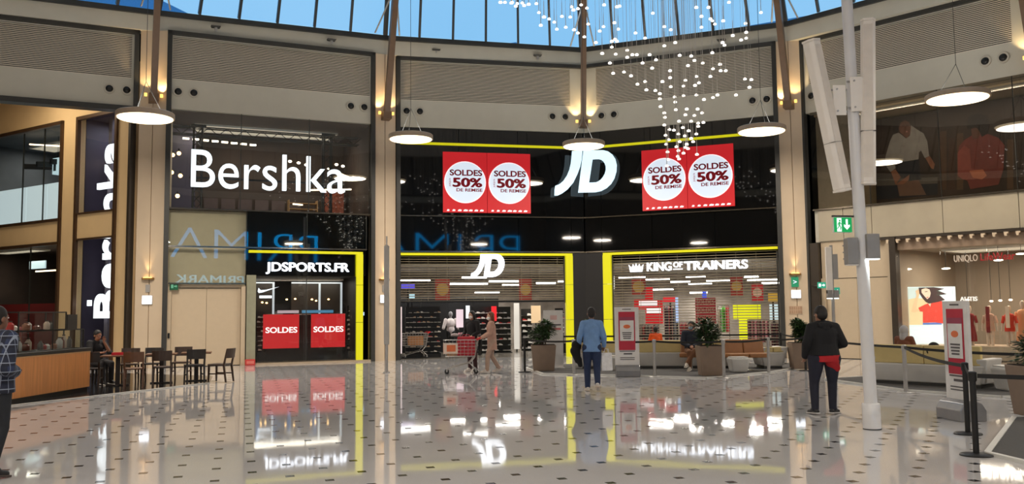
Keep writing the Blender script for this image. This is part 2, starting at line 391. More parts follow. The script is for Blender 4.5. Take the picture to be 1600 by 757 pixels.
# glass roof: steep glazed skirt with rafters, then a closed middle added to cut blue sky light
dome = MB(); ins = []
for i in range(n):
    p = off(i, 2.2); ins.append((p.x, p.y, 14.8))
ctr = (0, 13, 17.5)
for i in range(n):
    dome.add([ins[i], ins[(i + 1) % n], ctr, (ins[i][0], ins[i][1], 15.0), (ins[(i + 1) % n][0], ins[(i + 1) % n][1], 15.0), (0, 13, 17.7)], [(0, 1, 2), (3, 5, 4), (0, 3, 4, 1)])
from mathutils.bvhtree import BVHTree
DBVH = BVHTree.FromPolygons([Vector(v) for v in dome.v], dome.f)
def roof_z(x, y):
    h = DBVH.ray_cast(Vector((x, y, 8)), Vector((0, 0, 1)))[0]; return h.z if h else 14.8
cei = struct(dome.build('ceiling', mat('added bounce lining', (222, 216, 206), 0.8)), 'added closed middle of the dome roof that cuts sky light')
RPAN = mat('sky block panel', (120, 116, 110), 0.7)  # opaque rear panels added to keep blue sky out of the glass reflections
RAFT = mat('dark rafter paint', (40, 44, 48), 0.5)
for i in range(n):
    vis = i in (16, 0, 1, 2, 3, 4)
    P_, Q_ = off(i, 0.25), off(i + 1, 0.25); P2_, Q2_ = off(i, 2.2), off(i + 1, 2.2)
    k = 6
    for j in range(k):
        a = P_.lerp(Q_, j / k); b = P2_.lerp(Q2_, j / k); c = P_.lerp(Q_, (j + 1) / k); d = P2_.lerp(Q2_, (j + 1) / k)
        a.z = c.z = ZC + 0.15; b.z = d.z = 14.85
        MB().bar(a, b, 0.085 if j else 0.16, 0.16).build('rafter', RAFT, cei)
        if vis or j % 2 == 0:
            if not vis: c = P_.lerp(Q_, (j + 2) / k); d = P2_.lerp(Q2_, (j + 2) / k); c.z = ZC + 0.15; d.z = 14.85
            nn = (c - a).cross(b - a).normalized() * 0.01
            MB().add([a, c, d, b, a + nn, c + nn, d + nn, b + nn], [(0, 1, 2, 3), (7, 6, 5, 4), (0, 4, 5, 1), (1, 5, 6, 2), (2, 6, 7, 3), (3, 7, 4, 0)]).build('roof_pane' if vis else 'sky_block_panel', GLROOF if vis else RPAN, cei)
# unseen roof shell and outer walls, added to keep the daylight to the glass roof
fr_ = MB(); ow_ = MB()
for i in range(n):
    a, b, c, d = off(i, -0.3), off(i + 1, -0.3), off(i + 1, -34), off(i, -34)
    fr_.add([(a.x, a.y, 11.35), (b.x, b.y, 11.35), (c.x, c.y, 11.35), (d.x, d.y, 11.35), (a.x, a.y, 11.6), (b.x, b.y, 11.6), (c.x, c.y, 11.6), (d.x, d.y, 11.6)], [(0, 3, 2, 1), (4, 5, 6, 7), (0, 1, 5, 4), (2, 3, 7, 6)])
    e, f_ = off(i, -34.4), off(i + 1, -34.4)
    ow_.add([(d.x, d.y, -0.3), (c.x, c.y, -0.3), (f_.x, f_.y, -0.3), (e.x, e.y, -0.3), (d.x, d.y, 11.6), (c.x, c.y, 11.6), (f_.x, f_.y, 11.6), (e.x, e.y, 11.6)], [(0, 3, 2, 1), (4, 5, 6, 7), (0, 1, 5, 4), (2, 3, 7, 6)])
struct(fr_.build('ceiling', mat('light shell roof', (70, 84, 98), 0.8)), 'light shell roof round the rotunda, added to block stray sky light'); struct(ow_.build('wall_light_shell', mat('light shell wall', (90, 86, 80), 0.8)), 'added outer walls that block stray sky light')
# rear half of the rotunda, seen only as reflections in the shop glass
rear = MB()
for i in range(4, 16):
    p, q = off(i, 0), off(i + 1, 0); p2, q2 = off(i, -0.4), off(i + 1, -0.4)
    rear.add([(p.x, p.y, 0), (q.x, q.y, 0), (q2.x, q2.y, 0), (p2.x, p2.y, 0), (p.x, p.y, ZT), (q.x, q.y, ZT), (q2.x, q2.y, ZT), (p2.x, p2.y, ZT)], [(0, 3, 2, 1), (4, 5, 6, 7), (0, 1, 5, 4), (2, 3, 7, 6), (1, 2, 6, 5), (3, 0, 4, 7)])
struct(rear.build('wall_rear', mat('rear wall panels', (96, 88, 78), 0.6, var=0.2, scale=0.4)), 'dim rear half of the rotunda behind the viewer')
# big blue letters on the shopfront opposite, they show mirrored in the glass
BLUE = emit('blue neon letter', (20, 150, 225), 4.5)
sg = thing('neon_sign', 'large blue neon letters on the shopfront opposite, mirrored in the glass', 'sign', (8.9, -5.5, 6.0), math.pi)
v_, f_ = fit_text('PRIMARK', -9.3, 9.3, 0.0, 2.2, 0.0, 0.05, -0.022); letters(sg, v_, f_, BLUE)
sg = thing('neon_sign', 'small pale blue letters over the doors opposite, mirrored in the glass', 'sign', (8.9, -6.0, 4.1), math.pi)
v_, f_ = fit_text('PRIMARK', -2.8, 2.8, 0.0, 0.62, 0.0, 0.05, 0.0); letters(sg, v_, f_, emit('pale blue letter', (120, 200, 235), 4))

# ------------------------------------------------------------------ raking roof struts standing on the pillars, each with a warm uplight
def strut(pos, inward, label, dz=0.0):
    t = thing('roof_strut', label, 'strut', pos)
    i_ = Vector((*inward, 0)).normalized()
    p0 = i_ * 0.28 + Vector((0, 0, 0)); p1 = i_ * 2.25 + Vector((0, 0, 5.95))
    sd = i_.cross(Vector((0, 0, 1)))
    MB().bar(p0, p1, 0.2, 0.26).build('beam', BROWN, t)
    MB().bar(p0 - i_ * 0.3 + Vector((0, 0, -.05)), p0 + i_ * 0.16 + Vector((0, 0, -.05)), 0.3, 0.26).build('bracket', BROWN, t)
    q = p0.lerp(p1, 0.72)
    for s_ in (-1, 1):
        MB().cyl(q, Vector((0, 0, 2.95)) + i_ * 0.35 + sd * (0.45 * s_), 0.03, n=6).build('brace_rod', SILVER, t)
    MB().box(-0.03, 0.03, -0.03, 0.03, 0, 0.02)
    for s_ in (-1, 1):
        l = p0 + sd * (0.24 * s_) - i_ * 0.08 + Vector((0, 0, 0.06))
        MB().cyl(l - Vector((0, 0, .05)), l + Vector((0, 0, .05)), 0.05, n=8).build('uplight', emit('uplight lens', (255, 196, 96), 2.0), t)
        spot('strut_uplight', Vector(pos) + l + Vector((0, 0, 0.08)) + i_ * 0.02, Vector(pos) + l + Vector((0, 0, 2)) - i_ * 0.35, 55, angle=85)
    return t
def strut_at(bay, u, label, inward=None): return strut(bay.pt(u, -0.06, 8.86), inward or (-bay.n.x, -bay.n.y), label)
strut_at(P1, P1.len / 2 + 0.0, 'brown raking roof strut on the pillar by the cafe', (0.42, -0.9))
strut_at(P2, P2.len / 2, 'brown raking roof strut on the pillar by the slim lamp post', (0.36, -0.93))
strut_at(P3, P3.len / 2, 'brown raking roof strut on the pillar near the column loudspeakers', (-0.5, -0.87))
strut((2.77, 33.42, 8.86), (-0.02, -1), 'brown roof strut in the corner above the large white logo')
strut_at(E_, 7.3, 'brown roof strut cut off by the upper picture edge')

# ------------------------------------------------------------------ jet nozzles and detectors on the bulkhead
NOZ = mat('nozzle ring paint', (188, 182, 168), 0.5); NBL = mat('nozzle black', (12, 12, 12), 0.3)
noz_src = []
def nozzle(bay, u, label):
    if not noz_src:
        t = bay.th('air_nozzle', label, 'air nozzle', u, 0, 9.12, 'air nozzles along the bulkhead')
        m1 = MB(); k = 24
        o_ = [(0.17 * math.cos(2 * math.pi * i / k), 0.17 * math.sin(2 * math.pi * i / k)) for i in range(k)]; i_ = [(a * 0.68, b * 0.68) for a, b in o_]
        m1.ringprism(o_, i_, -0.05, 0.02); m1.build('ring', NOZ, t, smooth=True)
        MB().ball((0, 0.0, 0), (0.118, 0.09, 0.118)).build('ball', NBL, t, smooth=True)
        noz_src.append(t)
    else:
        t = copy_tree(noz_src[0]); t.location = bay.pt(u, 0, 9.12); t.rotation_euler.z = bay.rz; t['label'] = label
for bay, us, where in ((A, (9.78, 10.3), 'over the cafe'), (B, (0.21, 0.7, 6.01, 6.5), 'over the white script sign'), (C, (0.31, 0.8, 5.86, 6.37), 'over the first red poster pair'), (D, (0.76, 1.25, 6.37, 6.86), 'over the second red poster pair'), (E_, (0.25, 5.92, 6.42), 'over the photo billboard')):
    for k, u in enumerate(us):
        nozzle(bay, u, 'round black air nozzle %s, %s of the %d there' % (where, ['first', 'second', 'third', 'fourth'][k], len(us)))
det_src = []
for bay, us, where in ((A, (9.04,), 'above the cafe louvre'), (B, (1.36, 5.29), 'above the corner shop louvre'), (C, (1.4, 5.29), 'above the first poster louvre'), (D, (5.35,), 'above the second poster louvre'), (E_, (1.28,), 'above the louvre by the loudspeakers')):
    for k, u in enumerate(us):
        lab = 'small ceiling beam detector %s%s' % (where, '' if len(us) == 1 else (', by its first end' if k == 0 else ', by its far end'))
        t = bay.th('beam_detector', lab, 'detector', u, 0, 11.36, 'detectors on the curb')
        MB().frust((-0.13, 0.13, -0.16, 0.0), 0.05, (-0.16, 0.16, -0.2, 0.0), 0.1).build('hood', GREYSTEEL, t)
        MB().cyl((0, -0.09, -0.08), (0, -0.09, 0.05), 0.035, 0.06).build('eye', SILVER, t)
# pillar wall lights: warm uplighter niche, lit white emergency box
UPM = mat('brass uplighter', (170, 130, 70), 0.35, 0.6)
for bay, nm in ((P1, 'by the cafe'), (P2, 'behind the slim lamp post'), (P3, 'behind the potted plant')):
    u = bay.len * 0.47
    t = bay.th('wall_uplighter', 'warm uplighter on the beige pillar %s' % nm, 'wall light', u, -0.06, 2.9)
    MB().prism([(-0.2, -0.0), (0.2, -0.0), (0.2, -0.05), (0.13, -0.15), (-0.13, -0.15), (-0.2, -0.05)], -0.04, 0.02, 'z').build('trough', UPM, t)
    MB().box(-0.13, 0.13, -0.1, -0.03, 0.02, 0.03).build('lamp', emit('uplighter lamp', (255, 205, 120), 6), t)
    spot('uplighter_light', bay.pt(u, -0.16, 2.96), bay.pt(u, -0.09, 3.9), 26, angle=48, blend=0.8)
    t = bay.th('emergency_light', 'small square lit emergency light on the pillar %s' % nm, 'emergency light', u, -0.06, 2.2, 'emergency lights')
    MB().box(-0.17, 0.17, -0.07, 0, -0.15, 0.15).build('case', WHITE, t, bevel=0.02)
    MB().box(-0.15, 0.15, -0.085, -0.071, -0.13, 0.13).build('lens', emit('emergency lens', (235, 242, 255), 2.2), t)
    MB().box(-0.07, 0.07, -0.03, 0.0, 0.25, 0.5).build('mount_plate', SILVER, t)
t = P3.th('exit_sign', 'tiny green exit sign on the pillar above the square light', 'exit sign', P3.len * 0.45, -0.08, 2.62)
MB().box(-0.12, 0.12, -0.04, 0, -0.17, 0.17).build('case', emit('dim green sign', (30, 130, 90), 0.8), t)
v_, f_ = fit_text('>', -0.06, 0.06, -0.08, 0.16, -0.045, 0.004, 0.02); MB().add(v_, f_).build('pictogram', PRW, t)
t = P3.th('wall_plaque', 'faded lettered plaque on the pillar above the potted plant', 'plaque', P3.len * 0.45, -0.065, 1.65)
MB().box(-0.22, 0.22, -0.012, 0, -0.14, 0.14).build('plate', mat('plaque plate', (196, 168, 140), 0.5), t)
pr = MB()
for k in range(2):
    for j in range(6): pr.box(-0.2 + j * 0.07, -0.155 + j * 0.07, -0.015, -0.012, -0.11 + 0.13 * k, -0.01 + 0.13 * k)
stuff(pr.build('print', mat('plaque print', (176, 142, 116), 0.6), t))

# rooftops outside, seen through the glass roof
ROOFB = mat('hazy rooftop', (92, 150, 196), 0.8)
def rooftop(pts, Y, dep, label):
    P_ = [dp(x, y, Y) for x, y in pts]; b_ = MB(); n_ = len(P_)
    V2 = P_ + [p + Vector((0, dep, 0)) for p in P_]
    b_.add(V2, [tuple(range(n_)), tuple(range(n_, 2 * n_))[::-1]] + [(i, n_ + i, n_ + (i + 1) % n_, (i + 1) % n_) for i in range(n_)])
    tag(b_.build('roof_block', ROOFB), label, 'building')
rooftop([(1000, 75), (1130, 47), (1275, 22), (1283, 36), (1283, 420), (1000, 420)], 75.0, 14, 'hazy blue rooftop block outside behind the hanging drop lights')
rooftop([(60, -110), (247, -2), (300, 24), (300, 420), (60, 420)], 80.0, 14, 'hazy blue sloping rooftop outside above the corner shop')
rooftop([(770, 74), (785, 69), (806, 66), (815, 70), (822, 75), (822, 420), (770, 420)], 85.0, 10, 'small hazy rounded rooftop outside above the first posters')
# ------------------------------------------------------------------ JD style logo shape (from outline points, metres)
JPT = [(410, 160), (535, 160), (525, 260), (505, 350), (470, 440), (420, 540), (350, 620), (280, 670), (230, 692), (192, 692), (195, 620), (205, 575), (250, 560), (300, 520), (345, 455), (375, 385), (393, 310), (402, 240)]
DO = [(545, 158), (660, 158), (780, 158), (840, 175), (890, 215), (925, 270), (940, 340), (935, 420), (910, 500), (870, 565), (815, 615), (750, 648), (680, 662), (575, 662), (475, 662)]
DI = [(655, 265), (690, 263), (730, 263), (760, 273), (780, 290), (797, 315), (808, 350), (808, 395), (795, 440), (773, 480), (745, 513), (715, 533), (690, 543), (650, 545), (608, 545)]
def logo(parent, w, m, side=None, ext=0.08):
    s = w / 748.0
    cv = lambda L: [((x - 566) * s, (425 - y) * s) for x, y in L]
    MB().prism(cv(JPT), -ext, 0).build('letter', m, parent); MB().ringprism(cv(DO), cv(DI), -ext, 0).build('letter', m, parent)

# ------------------------------------------------------------------ corner shop bay: lit script sign behind the upper glass
LEDGE = mat('polished ledge', (120, 112, 100), 0.12, 0.8)
def panes(bay, name, us, z0, z1, label, y=0.0, m=None, fr=True):
    w = struct(bay.bd(MB().box(us[0], us[-1], y - 0.05, y + 0.06, z0 - 0.05, z0), name, LEDGE), label)
    for a, b in zip(us, us[1:]):
        MB().box(a + 0.006, b - 0.006, y, y + 0.012, z0, z1).build('pane', m or GL, w)
        if fr: MB().box(b - 0.012, b + 0.012, y + 0.012, y + 0.06, z0, z1).build('mullion', GREYSTEEL, w)
    return w
panes(B, 'window_1', (0, 2.25, 4.55, 6.74), ZS, ZB, 'upper shop window behind the white script sign')
ROOMB = mat('dark brown shop lining', (74, 60, 52), 0.7, var=0.15, scale=1.0)
def room(bay, name, u0, u1, y0, y1, z0, z1, m, label, floor=True):
    t = 0.06
    r = MB().box(u0, u1, y1, y1 + t, z0, z1).box(u0 - t, u0, y0, y1, z0, z1).box(u1, u1 + t, y0, y1, z0, z1).box(u0, u1, y0, y1, z1, z1 + t)
    if floor: r.box(u0, u1, y0, y1, z0 - t, z0)
    return struct(bay.bd(r, name, m), label)
room(B, 'wall_display_room', 0.02, 6.72, 0.15, 4.2, ZS, 8.5, ROOMB, 'dark display room behind the script sign')
t = B.th('shop_sign', 'lit white script lettering behind the upper corner shop glass', 'sign', 0.68, 0.32, 6.0)
v_, f_ = fit_text('Bershka', 0.0, 5.2, 0.0, 1.26, 0, 0.06, -0.004); letters(t, v_, f_, SIGNW)
MB().box(-0.05, 5.2, 0.1, 0.14, 0.3, 0.36).build('rail', BLACK, t)
# truss portal, bulbs, light rails and wall panels in the display room
tr = B.th('lighting_truss', 'black lattice truss frame behind the white script sign', 'truss', 0, 0, ZS)
for u in (0.95, 5.45):
    m_ = MB()
    for du in (-0.14, 0.14):
        for dy in (1.2, 1.48): m_.cyl((u + du, dy, 0), (u + du, dy, 3.0), 0.03, n=6)
    for k in range(9):
        z = k * 0.33; m_.cyl((u - 0.14, 1.2, z), (u + 0.14, 1.2, z + 0.33), 0.015, n=5); m_.cyl((u - 0.14, 1.48, z + 0.33), (u + 0.14, 1.48, z), 0.015, n=5)
    m_.build('truss_post', BLACK, tr)
    MB().box(u - 0.25, u + 0.25, 1.1, 1.6, 2.95, 3.05).build('truss_head', BLACK, tr)
m_ = MB()
for dz in (2.72, 2.98):
    for dy in (1.2, 1.48): m_.cyl((0.05, dy, dz), (6.6, dy, dz), 0.025, n=6)
for k in range(22): m_.cyl((0.1 + k * 0.3, 1.2, 2.72 if k % 2 else 2.98), (0.4 + k * 0.3, 1.2, 2.98 if k % 2 else 2.72), 0.013, n=5)
m_.build('truss_beam', BLACK, tr)
for k, (u, z) in enumerate(((0.12, 7.15), (0.32, 7.22), (0.1, 6.55), (0.38, 6.45), (0.3, 5.75))):
    t = B.th('bulb_lamp', 'warm round bulb at the corner shop window edge, %s from the top' % ['first', 'second', 'third', 'fourth', 'fifth'][k], 'bulb', u, 1.0, z, 'warm bulbs beside the script sign')
    MB().ball((0, 0, 0), 0.07).build('globe', emit('warm bulb', (255, 200, 130), 7), t, smooth=True)
    MB().cyl((0, 0, 0.06), (0, 0, 0.16), 0.03, 0.02, n=8).build('socket', BLACK, t)
for k in range(8):
    t = B.th('spot_lamp', 'small white track spot above the script sign, %s in the row' % ['first', 'second', 'third', 'fourth', 'fifth', 'sixth', 'seventh', 'eighth'][k], 'spotlight', 0.6 + k * 0.33, 2.2, 7.98 - k * 0.012, 'track spots behind the script sign')
    MB().box(-0.11, 0.11, -0.03, 0.03, -0.03, 0.03).build('lens', emit('spot lens', (255, 236, 210), 5), t)
    MB().box(-0.12, 0.12, -0.02, 0.04, 0.03, 0.06).build('housing', BLACK, t)
for k, (u, z, l) in enumerate(((4.3, 7.42, .12), (4.62, 7.38, .12), (4.9, 7.32, .14), (6.3, 7.35, .1), (6.05, 7.4, .1))):
    tag(B.bd(MB().ball((u, 2.5, z), (0.07, 0.05, 0.05)), 'spot_lamp', emit('spot lens', (255, 236, 210), 5)), 'round spot near the end of the script sign, number %s along' % ['one', 'two', 'three', 'four', 'five'][k], 'spotlight', 'round spots behind the script sign')
for k, (u0, u1, z0, z1) in enumerate(((5.6, 6.65, 7.15, 6.86), (5.0, 6.6, 6.3, 6.45), (4.35, 4.75, 5.75, 5.78))):
    tag(B.bd(MB().bar((u0, 2.0, z0), (u1, 2.4, z1), 0.05, 0.05), 'light_tube', emit('warm tube', (255, 226, 190), 4)), 'warm light tube inside the corner shop, %s' % ['upper one', 'middle one', 'short low one'][k], 'light tube')
t = B.th('shelf_unit', 'lit wooden shelf unit low in the corner shop display', 'shelf', 4.35, 3.0, ZS)
for k in range(4): MB().box(0, 1.1, 0, 0.35, 0.22 * k, 0.22 * k + 0.03).build('shelf_board', mat('pale timber', (190, 150, 100), 0.5), t)
for x in (0, 1.07): MB().box(x, x + 0.03, 0, 0.35, 0, 0.8).build('upright', mat('pale timber', (190, 150, 100), 0.5), t)
tag(B.bd(MB().box(5.75, 6.5, 3.2, 3.6, ZS, ZS + 1.2), 'display_plinth', mat('terracotta cloth', (150, 82, 62), 0.8, var=0.4, scale=9)), 'rust coloured clothes rail block at the display end', 'clothes rail')
for k in range(7):
    tag(B.bd(MB().box(0.75 + k * 0.62, 1.25 + k * 0.62, 3.9, 3.98, ZS + 0.05, ZS + 0.85), 'wall_panel', mat('mauve panel', (98, 82, 80), 0.6)), 'dim mauve panel at the back of the script display, %s' % ['first', 'second', 'third', 'fourth', 'fifth', 'sixth', 'seventh'][k], 'panel', 'mauve panels')
fill_lamp_panel('added fill lamp panel in the display room behind the script sign', B.pt(3.4, 2.4, 8.4), 5, 60, WARM, B.rz, 1.2)

# ------------------------------------------------------------------ under the sign: beige door wall and the small sports window
DOORM = mat('beige door leaf', (198, 180, 154), 0.5, var=0.02)
bw = struct(B.bd(MB().box(0, 2.47, 0.25, 0.4, 2.66, 5.2), 'wall_door_infill', mat('pale infill', (196, 184, 160), 0.6, var=0.03)), 'pale wall above the beige double door')
panes(B, 'window_2', (0, 2.47, 4.5, 6.6), ZM + 0.02, ZS - 0.06, 'glass band between the script sign and the shop below')
panes(B, 'window_10', (0.02, 2.45), 2.76, ZM - 0.06, 'reflecting glass above the beige double door', y=0.0, fr=False)
d = struct(B.bd(MB().box(0.0, 0.13, 0.05, 0.3, 0, 2.66).box(2.33, 2.47, 0.05, 0.3, 0, 2.66).box(0.13, 2.33, 0.1, 0.3, 2.6, 2.72), 'door_1', DOORM), 'wide beige double door beside the red sale window')
for a, b in ((0.14, 1.225), (1.235, 2.32)): MB().box(a, b, 0.16, 0.22, 0.02, 2.58).build('door_leaf', DOORM, d)
for a, b in ((0.35, 1.17), (1.27, 2.25)): MB().box(a, b, 0.12, 0.17, 2.585, 2.63).build('door_closer', BLACK, d)
MB().box(0.04, 0.1, 0.0, 0.08, 0.95, 1.12).build('door_handle', BLACK, d)
t = B.th('exit_sign', 'green exit sign at the top corner of the beige door', 'exit sign', 0.2, -0.02, 2.52)
MB().box(-0.13, 0.13, 0, 0.06, 0, 0.24).build('case', mat('sign green', (18, 92, 62), 0.4), t)
MB().box(-0.09, -0.02, -0.006, 0, 0.06, 0.18).build('door_mark', mat('sign pale', (110, 190, 160), 0.5), t); MB().prism([(0.0, 0.1), (0.06, 0.1), (0.06, 0.07), (0.1, 0.12), (0.06, 0.17), (0.06, 0.14), (0, 0.14)], -0.006, 0).build('arrow', mat('sign pale', (110, 190, 160), 0.5), t)
# black fascia of the small sports window
bf = struct(B.bd(MB().box(2.47, 6.6, 0.12, 0.3, 3.03, 5.2), 'wall_sport_fascia', BLKGLASS), 'black fascia above the small sports window')
MB().box(2.5, 2.8, 0.0, 0.25, 0, 3.03).build('wall_window_jamb', mat('pale green grey post', (150, 150, 128), 0.4), None, B.a, B.rz); struct(bpy.data.objects['wall_window_jamb'], 'pale post at the edge of the sports window')
t = B.th('floor_socket_box', 'small red box at the foot of the pale post', 'box', 2.62, -0.08, 0); MB().box(-0.16, 0.16, -0.12, 0.06, 0, 0.2).build('case', mat('red box paint', (196, 60, 56), 0.5), t, bevel=0.015); MB().box(-0.12, 0.12, -0.125, -0.12, 0.05, 0.15).build('label_plate', mat('pink label', (216, 120, 110), 0.5), t)
def neon_frame(bay, u0, u1, verts, label, z=3.79):
    f = struct(bay.bd(MB().box(u0, u1, -0.02, 0.1, z, z + 0.085), 'trim_8', YEL), label)
    for (a, b) in verts:
        for (z0, z1) in ((0.0, 1.37), (1.385, 2.69), (2.705, z)):
            MB().box(a, b, -0.06, 0.12, z0, z1).build('light_panel', YEL, f)
    return f
neon_frame(B, 2.55, 6.47, [(6.24, 6.47)], 'yellow lit frame of the small sports window')
t = B.th('shop_sign', 'white capitals on black above the two red sale squares', 'sign', 3.12, 0.06, 3.17)
v_, f_ = fit_text('JDSPORTS.FR', 0, 2.88, 0, 0.3, 0, 0.03, 0.03); letters(t, v_, f_, SIGNW)
panes(B, 'window_3', (2.82, 4.5, 6.22), 0.1, 3.0, 'tall sports shop window with two red sale squares', y=0.02)
SHOPD = mat('dark shop lining', (44, 39, 35), 0.6, var=0.3, scale=1.2)
room(B, 'wall_sport_window_room', 2.82, 6.3, 0.2, 4.5, 0.0, 3.0, SHOPD, 'dark interior behind the two red sale squares', floor=False)
for k, (u0, u1) in enumerate(((3.06, 4.27), (4.68, 5.87))):
    t = B.th('sale_poster', 'red square sale poster in the sports window, %s' % ('nearer the beige door' if k == 0 else 'nearer the yellow light'), 'poster', u0, 0.1, 0.53, 'red sale squares')
    MB().box(0, u1 - u0, 0, 0.02, 0, 1.16).build('board', RED, t)
    v_, f_ = fit_text('SOLDES', 0.08, u1 - u0 - 0.06, 0.53, 0.19, -0.006, 0.004, 0.035); letters(t, v_, f_, emit('poster white', (250, 240, 240), 0.9))
t = B.th('wall_logo', 'white tick logo on the dark panel in the sports window', 'logo', 2.95, 0.9, 2.2)
MB().prism([(0.05, 0.42), (0.02, 0.3), (0.06, 0.24), (0.18, 0.26), (0.75, 0.46), (0.28, 0.35), (0.12, 0.34)], -0.03, 0).build('tick', SIGNW, t); MB().box(0.08, 0.5, -0.03, 0, 0.06, 0.15).build('bar', SIGNW, t)
FRL = emit('pale light frame', (190, 198, 206), 0.9)
for k, (u0, u1) in enumerate(((2.9, 3.65), (4.25, 5.3), (5.3, 6.1))):
    t = B.th('illuminated_display', 'pale lit frame on the dark sports window wall, %s' % ['around the tick logo', 'middle one', 'by the yellow light'][k], 'light frame', u0, 1.6, 1.4)
    MB().box(0, u1 - u0, 0, 0.03, 1.4, 1.45).build('top_bar', FRL, t)
    MB().box(u1 - u0 - 0.07, u1 - u0, 0, 0.03, 0.3, 1.4).build('side_bar', FRL, t)
    MB().box(0, u1 - u0 - 0.07, 0.03, 0.05, 0.3, 1.4).build('panel', SHOPD, t)
for k, (u0, u1, c_) in enumerate(((3.75, 4.5, (196, 176, 186)), (4.62, 5.75, (78, 140, 180)))):
    tag(B.bd(MB().box(u0, u1, 1.5, 1.56, 1.73, 1.83), 'shelf_strip', emit('strip %d' % k, c_, 0.7)), ['pale lit shelf strip above the red sale square', 'blue lit shelf strip above the red sale square'][k], 'light strip')
for k, (u, z) in enumerate(((4.05, 2.3), (4.35, 2.32), (4.95, 2.3), (5.1, 2.25), (5.55, 2.3), (3.2, 2.2), (3.35, 2.18))):
    tag(B.bd(MB().ball((u, 1.4, z - 0.08), (0.04, 0.04, 0.03)), 'spot_lamp', emit('warm bulb', (255, 200, 130), 7)), 'tiny warm spot above the red sale squares, number %s' % ['one', 'two', 'three', 'four', 'five', 'six', 'seven'][k], 'spotlight', 'tiny spots in the sports window')
fill_lamp_panel('added fill lamp panel behind the red sale squares', B.pt(4.5, 1.5, 2.9), 3, 30, WARM, B.rz, 0.6)
tag(B.bd(MB().box(6.47, 6.52, -0.05, 0.0, 1.62, 1.74), 'door_keypad', emit('keypad', (160, 190, 215), 0.9)), 'small lit keypad beside the yellow light of the sports window', 'keypad')
struct(B.bd(MB().box(2.47, 6.74, -0.12, 0.2, 0, 0.06), 'baseboard_sport_window', mat('stone sill', (176, 160, 138), 0.4)), 'pale stone sill under the sports window')

# ------------------------------------------------------------------ main sports shop: black glass front with red posters and large logo
def blackfront(bay, us, label):
    w = struct(bay.bd(MB().box(us[0], us[-1], 0.12, 0.3, ZM - 0.08, ZB), 'wall_sport_front', BLACK), label)
    for a, b in zip(us, us[1:]):
        for z0, z1 in ((ZM, ZS - 0.02), (ZS + 0.02, ZB)): MB().box(a + 0.008, b - 0.008, 0.05, 0.1, z0 + 0.01, z1 - 0.01).build('glass_panel', BLKGLASS, w)
    MB().box(us[0], us[-1], -0.03, 0.1, ZS - 0.02, ZS + 0.02).build('ledge', LEDGE, w); MB().box(us[0], us[-1], -0.03, 0.1, ZM - 0.06, ZM - 0.01).build('ledge', LEDGE, w)
    MB().box(us[0], us[-1], 0.0, 0.06, 7.89, 7.98).build('light_line', YEL, w)
    return w
blackfront(C, (0, 2.25, 4.5, 6.55, 7.07), 'black glass front behind the first pair of red posters')
blackfront(D, (0, 0.66, 2.6, 4.9, 7.1), 'black glass front behind the second pair of red posters')
TXW = emit('poster circle', (214, 226, 240), 0.8)
TXR = mat('poster red letters', (190, 16, 44), 0.5)
def sale_poster(bay, u0, u1, z0, z1, label):
    t = bay.th('sale_poster', label, 'poster', u0, -0.02, z0, 'large red sale posters')
    w, h = u1 - u0, z1 - z0; cx, cz = w / 2, h * 0.5
    MB().box(0, w, 0, 0.05, 0, h).build('board', RED, t)
    MB().disc(cx, cz, w * 0.475, -0.012, 0, 40).build('rim', emit('poster rim', (250, 235, 238), 0.9), t)
    MB().disc(cx, cz, w * 0.455, -0.018, -0.012, 40).build('circle', TXW, t)
    for s_, x0, x1, zz, hh, bb in (('SOLDES', -0.35, 0.39, 0.15, 0.13, 0.04), ('50%', -0.29, 0.39, -0.105, 0.2, 0.05), ('DE REMISE', -0.2, 0.39, -0.21, 0.07, 0.03)):
        v_, f_ = fit_text(s_, cx + x0 * w, cx + x1 * w, cz + zz * w, hh * w, -0.022, 0.003, bb); letters(t, v_, f_, TXR)
    v_, f_ = fit_text("JUSQU'A", 0, 0.19 * w, 0, 0.035 * w, -0.022, 0.003, 0.01)
    MB().add([(cx - 0.33 * w - (v[2]), v[1], cz - 0.1 * w + v[0]) for v in v_], f_).build('side_print', TXR, t)
    lg = MB()
    for k, ww in enumerate((0.07, 0.08, 0.1, 0.12, 0.1, 0.1, 0.1)):
        x = (0.08 + 0.125 * k) * w; lg.prism([(x, 0.05), (x + ww * w * 0.8, 0.05), (x + ww * w * 0.9, 0.1), (x + ww * w * 0.4, 0.12), (x + 0.02, 0.1)], -0.006, 0)
    stuff(lg.build('logo_strip', emit('poster white', (250, 240, 240), 0.9), t))
sale_poster(C, 1.65, 3.30, 5.38, 7.64, 'red half-price poster with white circle, first of four')
sale_poster(C, 3.32, 4.97, 5.38, 7.64, 'red half-price poster with white circle, second of four')
sale_poster(D, 2.28, 3.95, 5.38, 7.64, 'red half-price poster with white circle, third of four, under the hanging drop lights')
sale_poster(D, 3.97, 5.64, 5.38, 7.64, 'red half-price poster with white circle, last of four')
q = dp(914.7, 270.5, 33.0)
t = thing('shop_sign', 'large slanted white two-letter logo between the red posters', 'sign', q, math.radians(-4)); logo(t, 2.36, emit('logo white', (205, 232, 245), 1.15))
q = C.pt(*[C.hit(761.5, 416.5, 0)[0], -0.04, C.hit(761.5, 416.5, 0)[1]])
t = thing('shop_sign', 'small slanted white two-letter logo above the open shop entrance', 'sign', q, C.rz); logo(t, 1.27, SIGNW, ext=0.05)
neon_frame(C, 0.05, 6.57, [(6.3, 6.57)], 'yellow lit frame of the open shop entrance')
neon_frame(D, 0.71, 7.05, [(0.71, 1.02)], 'yellow lit frame of the shuttered shopfront')
